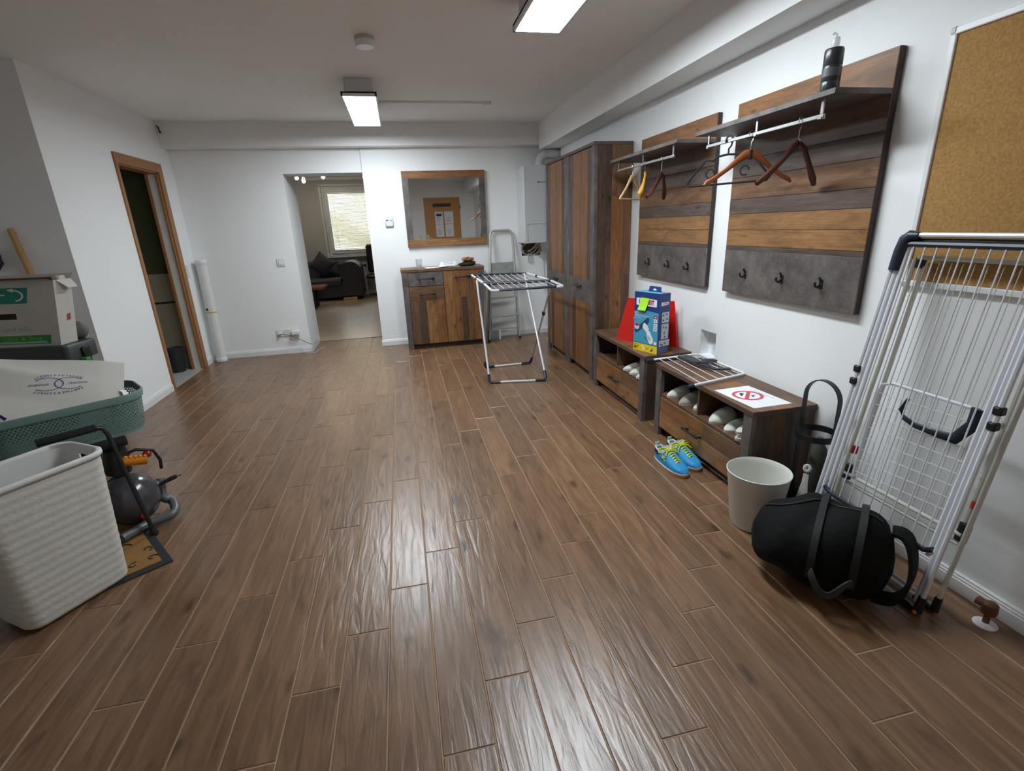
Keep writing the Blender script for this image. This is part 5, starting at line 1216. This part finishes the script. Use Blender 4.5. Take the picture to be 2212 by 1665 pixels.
# arc-length parameter
ref = bring(.5, 0); ds = [math.dist(ref[i][:2], ref[(i+1) % n_][:2]) for i in range(n_)]; tot = sum(ds); cum = [sum(ds[:i]) for i in range(n_+1)]
def tpar(q):
    q = (q % 1)*tot
    for i in range(n_):
        if cum[i+1] >= q: return (i+(q-cum[i])/(ds[i] or 1e-9))/n_
    return 0
NC = 110; NR = 16
T = [tpar(i/(2*NC)) for i in range(2*NC)]
pts = {}
for j in range(2*NR+1):
    for i in range(2*NC): pts[i, j] = len(mb.v)+0; mb.v.append(basket_pt(T[i], j/(2*NR)))
for j in range(2*NR):
    for i in range(2*NC):
        solid = (j % 2 == 0) or (((i+(j//2)) % 2) == 0)
        if solid: a = (pts[i, j], pts[(i+1) % (2*NC), j], pts[(i+1) % (2*NC), j+1], pts[i, j+1]); mb.f.append(a)
mb.build('perforated_wall', GREEN, gb, local=True, ang=80)
mb = MB().loft([bring(0, 0), bring(0, .012)], caps=True); mb.build('bottom', GREEN, gb, local=True)
MB().loft([bring(1, hb-.035), bring(1, hb-.035, .006), bring(1, hb-.003, .010), bring(1, hb, .008), bring(1, hb, .002), bring(1, hb-.035, -.002)], loop=True, caps=False).build('rim', GREEN, gb, local=True, ang=60)
# tote bag
def rayn(px, py, n):
    d = _f+_R*((px-1106)/FPX)-_U*((py-832.5)/FPX)
    return CP+d*(n/d.dot(un))
TQ = [rayn(-60, 930, 2.965), rayn(268, 872, 2.955), rayn(268, 783, 3.21), rayn(-60, 777, 3.235)]
tq_n = (TQ[1]-TQ[0]).cross(TQ[3]-TQ[0]).normalized()
if tq_n.dot(CP-TQ[0]) < 0: tq_n = -tq_n
def tote(u, v, e=0):
    p = (TQ[0]*(1-u)+TQ[1]*u)*(1-v)+(TQ[3]*(1-u)+TQ[2]*u)*v
    w_ = .008*math.sin(6*u+9*v)*(1-u)+.014*math.exp(-((v-.78+.5*(u-.25))/.07)**2)*(1-u)+.010*math.exp(-((v-.35+.55*(u-.1))/.06)**2)*max(0, .55-u)
    return p+tq_n*(w_+e)
tb = thing('tote_bag', 'white cotton tote bag with blue print lying in the green basket', 'bag', tuple(tote(.5, 0, -.02)))
COT = mat('white_cotton', S(204, 201, 194), .9, var=.05, scale=6, bump=.15, bscale=300)
mb = MB(); NU, NV = 36, 18
f_ = [[tote(i/NU, j/NV, .012*min(1, 6*(1-i/NU))) for i in range(NU+1)] for j in range(NV+1)]; g_ = [[tote(i/NU, j/NV, -.015*min(1, 6*(1-i/NU))*math.sin(pi*min(1, max(0, .1+.8*j/NV)))) for i in range(NU, -1, -1)] for j in range(NV+1)]
mb.loft([a+b_ for a, b_ in zip(f_, g_)]); mb.build('bag_body', COT, tb, ang=70)
BINK = mat('blue_print', S(52, 58, 132), .8, var=.05)
TS, TH = 1/(TQ[1]-TQ[0]).length, 1/(TQ[2]-TQ[1]).length
def tf(u, v): return tote(.535-u*TS*1.05, .53-v*TH*.95, .0135)
mb = MB()
def arctext(s, rx, ry, a_mid, span, up):
    n = len(s)
    for i, ch in enumerate(s):
        f_ = (i+.5)/n-.5; a = a_mid-span*f_*(1 if up else -1)
        cx, cy = rx*math.cos(a), ry*math.sin(a); sl = math.atan2(ry*math.cos(a), -rx*math.sin(a)); ro = sl-pi if up else sl
        text(mb, ch, .017, lambda u, v, cx=cx, cy=cy, ro=ro: tf(cx+u*math.cos(ro)-v*math.sin(ro), cy+u*math.sin(ro)+v*math.cos(ro)), sx=1.0)
arctext('PARTNERSCHAFT', .098, .052, pi/2, 1.9, True); arctext('ZUVERLÄSSIGKEIT', .098, .052, -pi/2, 1.9, False)
text(mb, 'QUALITÄT', .0145, lambda u, v: tf(-.062+u*1.0, v)); text(mb, 'EFFIZIENZ', .0145, lambda u, v: tf(.066+u*1.0, v))
for cx, a0, a1 in ((-.036, -.78*pi, .78*pi), (.036, .22*pi, 1.78*pi)):
    for i in range(30):
        t0, t1 = a0+(a1-a0)*i/30, a0+(a1-a0)*(i+1)/30
        flat(mb, [(cx+r*1.25*math.cos(t_), r*.85*math.sin(t_)) for r, t_ in ((.0385, t0), (.0415, t0), (.0415, t1), (.0385, t1))], tf)
mb.build('blue_lettering', BINK, tb, smooth=False)
MB().strap([tote(.20, .03, .016), tote(.17, .08, .02), tote(.145, .12, .018)], (1, 0, .2), .012, .002).build('blue_tab', BINK, tb)
MB().strap([tote(.985, .30, .006), tote(1.01, .22, .008), tote(1.02, .10, .004)], (0, 1, 0), .03, .003).build('paper_edge', PAPER, tb)

# vacuum cleaner behind the hamper
vc = Vector((-1.475, 2.60, .148))
va = thing('vacuum_cleaner', 'grey ball vacuum cleaner with hose behind the white hamper', 'vacuum cleaner', (vc.x, vc.y, .005))
VG = mat('vacuum_grey', S(86, 84, 90), .22, metal=.35, var=.03); VR = mat('vacuum_red', S(150, 26, 34), .35); VO = mat('vacuum_orange', S(222, 136, 24), .4)
vax = Vector((.72, .69, 0))
MB().ball(vc, .128, .128, .136, 28, 18).build('ball', VG, va)
MB().tube([vc+vax*.118, vc+vax*.128], [.05, .045], 20).build('side_cap', mat('vacuum_dark', S(48, 48, 52), .4), va)
MB().tube([vc+Vector((.075, -.075, -.06)), vc+Vector((.088, -.088, -.06))], [.022, .018], 12).build('red_clip', VR, va)
MB().ball(vc+Vector((-.09, -.07, .06)), .03, .03, .02, 10, 8).build('red_latch', VR, va)
bm_ = vc+Vector((.02, -.01, .165)); MB().tube([bm_+Vector((-.05, .03, -.01)), bm_+Vector((-.03, .02, .06)), bm_+Vector((-.03, .02, .11))], [.06, .055, .045], 16).build('bin_body', BLK, va)
MB().tube([bm_+Vector((.00, .0, .045)), bm_+Vector((.085, .045, .025))], [.026, .026], 12).build('cyclone_ring', VO, va)
mb = MB()
for k in range(6):
    q = lerp(bm_+Vector((.0, 0, .045)), bm_+Vector((.085, .045, .025)), k/5); mb.ball(q+Vector((0, -.012, .022)), .011, n=8, m=6)
mb.build('cyclone_cone', VO, va)
MB().ball(bm_+Vector((.088, .05, .05)), .022, .018, .018, 10, 8).build('release_button', VR, va)
MB().tube([bm_+Vector((-.02, 0, .07)), bm_+Vector((.05, .04, .085)), bm_+Vector((.11, .07, .06)), bm_+Vector((.125, .08, .0)), bm_+Vector((.12, .08, -.05))], .008, 8).build('carry_handle', BLK, va)
hp_ = [at(352, 1072, z=.10), at(372, 1080, z=.07), at(379, 1098, z=.05), at(372, 1110, z=.04), at(350, 1120, z=.035), at(320, 1131, z=.035), at(290, 1148, z=.035), at(262, 1164, z=.04)]
hs_ = [vc+Vector((.10, .11, .04))]+hp_
fine = []
for i in range(len(hs_)-1):
    for k in range(6):
        t_ = k/6; p0, p1, p2, p3 = hs_[max(i-1, 0)], hs_[i], hs_[i+1], hs_[min(i+2, len(hs_)-1)]
        fine.append(.5*((2*p1)+(p2-p0)*t_+(2*p0-5*p1+4*p2-p3)*t_**2+(3*p1-p0-3*p2+p3)*t_**3))
fine.append(hs_[-1])
fine = [Vector((p.x, p.y, max(.028, p.z))) for p in fine]
MB().tube(fine, [.0235 if i % 2 else .0215 for i in range(len(fine))], 12).build('hose', mat('hose_grey', S(104, 106, 108), .4, metal=.3), va)
MB().tube([vc+Vector((.12, .06, .03)), vc+Vector((.165, .08, .045)), vc+Vector((.19, .09, .05))], [.008, .012, .010], 8).tube([vc+Vector((.19, .09, .05)), vc+Vector((.21, .10, .052))], .003, 6).build('plug', BLK, va)

# storage bin with white carton, broom stick and small items
SB = mat('dark_green_plastic', S(52, 60, 56), .45, var=.05)
st_ = thing('storage_bin', 'dark green lidded storage bin under the white carton', 'storage box', (-2.42, 3.72, 0))
MB().loft([[(x-2.42, y+3.62, z) for x, y in rrect(.36+o, .115+o, .03)] for z, o in ((0, -.03), (.70, .0), (.74, .0))]).build('body', SB, st_)
MB().loft([[(x-2.42, y+3.62, z) for x, y in rrect(.39+o, .135+o, .03)] for z, o in ((.70, -.008), (.705, 0), (.795, 0), (.805, -.008))]).build('lid', SB, st_)
for k in range(5): bx('rib', SB, st_, -2.70+.13*k, -2.685+.13*k, 3.500, 3.520, .02, .70)
bx('clip', BLK, st_, -2.034, -2.012, 3.60, 3.66, .70, .775, b=.006); bx('green_clip', mat('bright_green', S(52, 140, 60), .5), st_, -2.036, -1.985, 3.57, 3.61, .675, .712, b=.006)
wb = thing('white_carton', 'white carton with green stickers and a grip hole on the storage bin', 'box', (-2.36, 3.72, .805))
x0, x1, y0, y1, z0, z1 = -2.66, -2.095, 3.53, 3.665, .806, 1.195
WC_ = mat('white_cardboard', S(204, 200, 192), .8, var=.04)
g0, g1, gz0, gz1 = -2.58, -2.315, .975, 1.010
MB().box(x0+.005, x1-.005, y1-.005, y1, z0, z1).box(x0, x0+.005, y0+.005, y1, z0, z1).box(x1-.005, x1, y0+.005, y1, z0, z1).box(x0+.005, x1-.005, y0+.005, y1-.005, z0, z0+.005).box(x0, x1, y0, y0+.005, z0, gz0).box(x0, x1, y0, y0+.005, gz1, z1).box(x0, g0, y0, y0+.005, gz0, gz1).box(g1, x1, y0, y0+.005, gz0, gz1).build('shell', WC_, wb, smooth=False)
bx('contents', mat('dark_brown_card', S(84, 60, 36), .8), wb, x0+.03, x1-.02, y0+.03, y1-.01, z0+.01, z1-.06, b=.01); bx('contents', mat('dark_brown_card', S(84, 60, 36), .8), wb, x0+.02, x1-.05, y0+.055, y0+.105, z1-.08, z1+.016, b=.004); bx('foam_piece', WC_, wb, x1-.045, x1-.005, y0+.05, y0+.11, z1-.05, z1+.022, b=.008)
for a, b_ in ((x0, x1),): MB().add([(x0, y0, z1), (x1, y0, z1), (x1-.01, y0-.03, z1+.012), (x0, y0-.03, z1+.012)], [(0, 1, 2, 3)]).add([(x0, y1, z1), (x1, y1, z1), (x1, y1+.02, z1+.03), (x0, y1+.02, z1+.03)], [(0, 1, 2, 3)]).add([(x1, y0+.02, z1), (x1, y1, z1), (x1+.035, y1, z1-.05), (x1+.035, y0+.06, z1-.05)], [(0, 1, 2, 3)]).build('flap', WC_, wb, smooth=False)
TEAL = mat('teal_sticker', S(12, 132, 112), .5); LGN = mat('green_sticker', S(30, 140, 62), .5); YGN = mat('lime_print', S(150, 190, 40), .6)
wf = lambda e: (lambda u, v: Vector((u, y0-e, v)))
flat(MB(), [(-2.66, 1.075), (-2.245, 1.068), (-2.228, 1.160), (-2.66, 1.165)], wf(.001)).build('sticker', TEAL, wb, smooth=False)
ringpoly(MB(), .026, .034, lambda u, v: Vector((-2.300+u*1.3, y0-.002, 1.115+v)), 18, -.5*pi, .55*pi).build('arrow_mark', WPR, wb, smooth=False)
mb = MB(); flat(mb, [(-2.335, 1.150), (-2.300, 1.158), (-2.305, 1.135)], wf(.0028)); flat(mb, [(-2.50, 1.118), (-2.35, 1.118), (-2.35, 1.125), (-2.50, 1.125)], wf(.002)); flat(mb, [(-2.48, 1.085), (-2.40, 1.085), (-2.40, 1.090), (-2.48, 1.090)], wf(.002)); mb.build('arrow_mark', WPR, wb, smooth=False)
text(MB(), 'e und Info', .040, lambda u, v: Vector((-2.245+u, y0-.001, .915+v)), 'RIGHT', sx=1.2).build('grey_lettering', mat('grey_green_print', S(150, 168, 158), .7), wb, smooth=False)
flat(MB(), [(-2.47, .826), (-2.150, .820), (-2.145, .874), (-2.462, .878)], wf(.001)).build('sticker', LGN, wb, smooth=False)
text(MB(), 'Click & Shop', .034, lambda u, v: Vector((-2.305+u, y0-.002, .856+v)), sx=1.25).build('sticker_lettering', YGN, wb, smooth=False)
flat(MB(), [(-2.45, .829), (-2.17, .826), (-2.17, .838), (-2.45, .841)], wf(.002)).build('sticker_line', mat('pale_green_print', S(150, 200, 170), .6), wb, smooth=False)
flat(MB(), [(3.60, .945), (3.63, .950), (3.63, .99), (3.60, .985)], lambda u, v: Vector((x1+.001, u, v))).build('red_mark', mat('dull_red_print', S(150, 80, 80), .7), wb, smooth=False)
st_.rotation_euler.z = wb.rotation_euler.z = math.radians(-8); st_.location.x += .02; wb.location.x += .03
for o_ in wb.children:      # the carton bulges: it is wider at the top
    for v_ in o_.data.vertices:
        zz_ = (v_.co.z+ROOT[wb].z-z0)/(z1-z0); xx_ = (v_.co.x+ROOT[wb].x-x0)/(x1-x0); v_.co.x += .07*max(0, zz_)*max(0, xx_)
gp_ = MB().ball((-2.105, 3.712, .805+.054), .060, .042, .058, 16, 10, fn=lambda d: 1+.05*math.sin(5*d.x+4*d.y))
tag(gp_.build('grey_pouch', mat('grey_cloth', S(112, 112, 110), .8, bump=.3, bscale=40), base=(-2.105, 3.712, .805)), 'rounded grey cloth pouch beside the white carton', 'pouch')
bs = thing('broom', 'wooden broom handle leaning on the wall behind the white carton', 'broom', (-2.39, 4.13, 0))
MB().tube([(-2.385, 4.12, .04), (-2.58, 4.215, 1.30), (-2.612, 4.228, 1.51)], [.019, .019, .018], 12).build('stick', mat('broom_wood', S(196, 156, 96), .6, var=.12), bs)
bx('brush_head', mat('broom_bristle', S(90, 64, 40), .9, bump=.6, bscale=150), bs, -2.50, -2.26, 4.09, 4.15, 0, .06, b=.006)
bb = MB().ball((-2.775, 4.20, 1.31), .075, .045, .085, 14, 10, fn=lambda d: 1+.08*math.sin(7*d.z+5*d.x))
tag(bb.build('cloth_bundle', mat('dark_violet_cloth', S(52, 48, 64), .9, bump=.5, bscale=40), base=(-2.775, 4.20, 1.225)), 'dark violet cloth bundle hanging on the wall at the edge', 'cloth')

# ================================================================== NEXT ROOM
SOF = mat('charcoal_sofa_fabric', S(78, 76, 86), .85, var=.1, scale=8, bump=.2, bscale=90)
so_ = thing('sofa', 'charcoal scroll-arm sofa in the next room below the window', 'sofa', (-2.05, 11.65, 0))
bx('base', SOF, so_, -3.15, -.87, 11.26, 12.1, .06, .30, b=.02); bx('seat', SOF, so_, -3.1, -1.28, 11.22, 11.85, .29, .465, b=.05); bx('backrest', SOF, so_, -3.1, -.95, 11.82, 12.12, .28, .80, b=.08)
ap = [(-1.33, .10), (-.90, .10), (-.87, .55), (-.865, .68)]+[(-1.08+.215*math.cos(a), .62+.185*math.sin(a)) for a in [pi*k/14 for k in range(1, 14)]]+[(-1.30, .58), (-1.31, .50), (-1.25, .46), (-1.28, .3)]
MB().prism(ap, lambda u, v, w: (u, w, v), 11.20, 12.10).build('armrest', SOF, so_, ang=50)
for x in (-1.0, -3.0):
    for y in (11.35, 12.0): bx('leg', BLK, so_, x-.03, x+.03, y-.03, y+.03, 0, .07)
blk = tag(bx('wooden_block', mat('pale_pine', S(206, 168, 112), .6, var=.1), None, -1.285, -1.005, 11.13, 11.185, .001, .065, base=(-1.14, 11.15, 0)), 'pale wooden block on the floor under the sofa arm', 'wooden block')
CUS = mat('dark_cushion_fabric', S(64, 66, 76), .8, var=.1, bump=.2, bscale=60)
def cushion(label, c_, w, h, th_, rot):
    t = thing('cushion', label, 'cushion', c_, rot=rot, group='sofa cushions')
    def fn(u, v, s_):
        a, b_ = 2*u-1, 2*v-1; k = (1-abs(a)**3)*(1-abs(b_)**3); pin = 1-.10*(1-abs(a)**2)*abs(b_)-0
        return Vector((a*w/2*(1-.08*(1-b_*b_)), s_*th_/2*k**.6, h/2+b_*h/2*(1-.08*(1-a*a))))
    MB().grid(lambda u, v: fn(u, v, 1), 12, 12).grid(lambda u, v: fn(u, v, -1), 12, 12).build('cover', CUS, t, local=True)
    return t
cushion('big dark cushion standing on its corner on the sofa', (-1.80, 11.50, .60), .41, .41, .20, (0, math.radians(41), math.radians(8)))
cushion('flat dark cushion leaning on the sofa back beside the scroll arm', (-1.57, 11.70, .475), .46, .36, .14, (math.radians(-14), math.radians(-3), 0))
ct = thing('coffee_table', 'brown coffee table with a black slab leg before the sofa', 'table', (-2.1, 10.4, 0))
bx('tabletop', mat('table_walnut', S(140, 90, 68), .3, var=.1), ct, -2.8, -1.52, 10.16, 10.78, .365, .41, b=.004)
for x in (-1.80, -2.7):
    MB().box(x, x+.09, 10.25, 10.31, 0, .366).box(x, x+.09, 10.63, 10.69, 0, .366).box(x, x+.09, 10.25, 10.69, 0, .02).build('leg', BLK, ct, smooth=False)
rm = bx('remote_control', BLK, None, -2.08, -1.90, 10.40, 10.45, .411, .430, b=.004, base=(-2.0, 10.42, .411)); tag(rm, 'black remote control on the coffee table', 'remote control')
oc = thing('office_chair', 'black padded cantilever chair half hidden by the door jamb', 'chair', (-.50, 11.75, 0))
LEA = mat('black_leather', S(24, 22, 22), .35, var=.1); CHR = mat('chrome', (.7, .7, .72), .12, metal=1)
bx('seat', LEA, oc, -.78, -.22, 11.50, 12.0, .40, .48, b=.03); bx('backrest', LEA, oc, -.76, -.24, 11.95, 12.05, .50, 1.12, b=.04)
for x, s in ((-.80, 1), (-.20, -1)):
    MB().tube([(x, 11.98, .46), (x, 11.55, .42), (x, 11.50, .38), (x, 11.50, .06), (x, 11.54, .014), (x, 12.05, .014)], .014, 8).build('frame_tube', CHR, oc)
    MB().tube([(x, 11.52, .43), (x-.0*s, 11.56, .66), (x, 11.92, .70), (x, 11.98, .62)], .013, 8).build('arm_tube', CHR, oc); bx('arm_pad', LEA, oc, x-.03, x+.03, 11.55, 11.88, .67, .72, b=.02)
MB().tube([(-.80, 12.05, .014), (-.20, 12.05, .014)], .014, 8).build('frame_tube', CHR, oc)
WARM = emit('warm_bulb', (1.0, .88, .70), SPOT_LIGHT)
sr = thing('spotlight_bar', 'ceiling spotlight bar with glowing warm spots in the next room', 'lamp', (-1.2, 11.2, 2.46))
bx('bar', WHT, sr, -2.0, -.40, 11.25, 11.29, 2.555, 2.575)
for px, py in ((641, 385), (656, 392), (698, 383), (787, 382)):
    q = at(px, py, y=11.2); d_ = Vector((0, -.55, -.8)).normalized()
    s_ = MB().tube([q-d_*.09, q-d_*.085, q-d_*.005], [.012, .032, .036], 14).tube([q-d_*.08, Vector((q.x, 11.27, 2.56))], .006, 6).build('spot_head', WHT, sr)
    MB().ball(q, .030, .030, .030, 12, 8).build('bulb', WARM, s_)

# ================================================================== REAR WALL (seen in the mirror)
YV = 2*6.347-YR
def rv(px, py): p = at(px, py, y=YV); return p.x, p.z
d2 = thing('door_2', None, None, (1.13, YR, 0)); tag(d2, kind='structure')
dx0 = rv(914, 427)[0]; dx1 = rv(991, 426)[0]; dz = rv(950, 427)[1]
BD = mat('brown_door', S(186, 132, 70), .5, var=.08, scale=5)
bx('leaf', BD, d2, dx0, dx1, YR, YR+.035, .008, dz, b=.003)
a, b_ = rv(934, 440), rv(973, 446); lv = bx('vent', mat('vent_dark', S(60, 46, 30), .6), d2, a[0], b_[0], YR+.034, YR+.040, b_[1], a[1])
MB().box(dx1-.004, dx1+.014, YR+.03, YR+.05, 1.86, 1.93).build('hinge', BRON, d2, smooth=False)
hz = rv(925, 512); MB().box(hz[0]-.025, hz[0]+.02, YR+.034, YR+.042, hz[1]-.10, hz[1]+.06, b=.003).tube([(hz[0], YR+.04, hz[1]-.02), (hz[0], YR+.085, hz[1]-.02), (hz[0]+.11, YR+.09, hz[1]-.02)], .010, 8).build('handle', WHT, d2)
sw = thing('light_switch', 'light switch on the rear wall seen in the mirror', 'light switch', (rv(909, 512)[0], YR, rv(909, 512)[1]-.05))
q = rv(909, 512); bx('plate', OFF, sw, q[0]-.04, q[0]+.04, YR-.001, YR+.01, q[1]-.045, q[1]+.045, b=.004); bx('rocker', WHT, sw, q[0]-.026, q[0]+.026, YR+.009, YR+.016, q[1]-.028, q[1]+.028, b=.003)
for i, (xa, ya_, xb, yb_, lab) in enumerate(((938.7, 457.8, 957.8, 483.8, 'notice sheet with a dark picture, upper one on the brown door'), (959, 457, 979.8, 482.7, 'text notice sheet beside the picture notice on the brown door'), (941, 485, 960, 511, 'text notice sheet below the picture notice on the brown door'), (961.5, 484.5, 981, 510, 'text notice sheet diagonal to the picture notice on the brown door'))):
    a, b_ = rv(xa, ya_), rv(xb, yb_); t = thing('notice_sheet', lab, 'paper', ((a[0]+b_[0])/2, YR+.036, b_[1]), group='notices on the rear door')
    bx('sheet', PAPER, t, a[0], b_[0], YR+.035, YR+.0365, b_[1], a[1], b=0)
    w_, h_ = b_[0]-a[0], a[1]-b_[1]
    if i == 0: bx('picture', DINK, t, a[0]+w_*.15, a[0]+w_*.85, YR+.0362, YR+.0372, a[1]-h_*.36, a[1]-h_*.16, b=0)
    for k in range(6): bx('print_line', INK, t, a[0]+w_*.2, a[0]+w_*(.6+.05*((k*3+i) % 5)), YR+.0362, YR+.0370, a[1]-h_*(.45+.075*k), a[1]-h_*(.43+.075*k), b=0)
bpy.context.view_layer.update()

# small details on the structure
struct('trim_9', MB().box(-.3365, -.334, 6.383, 6.41, 2.047, 2.303), mat('wall_seam', S(150, 150, 148), .9))
p = at(338, 276, y=6.22); q = at(336, 270, y=6.21)
cs = MB().tube([Vector((-2.295, 6.228, 2.50)), Vector((-2.275, 6.215, 2.49)), Vector((-2.272, 6.21, 2.465)), Vector((-2.268, 6.215, 2.445))], .006, 6).ball((-2.268, 6.215, 2.44), .011)
tag(cs.build('cable_stub', BLK, base=(-2.27, 6.22, 2.44)), 'short black cable end poking out of the beam corner', 'cable')
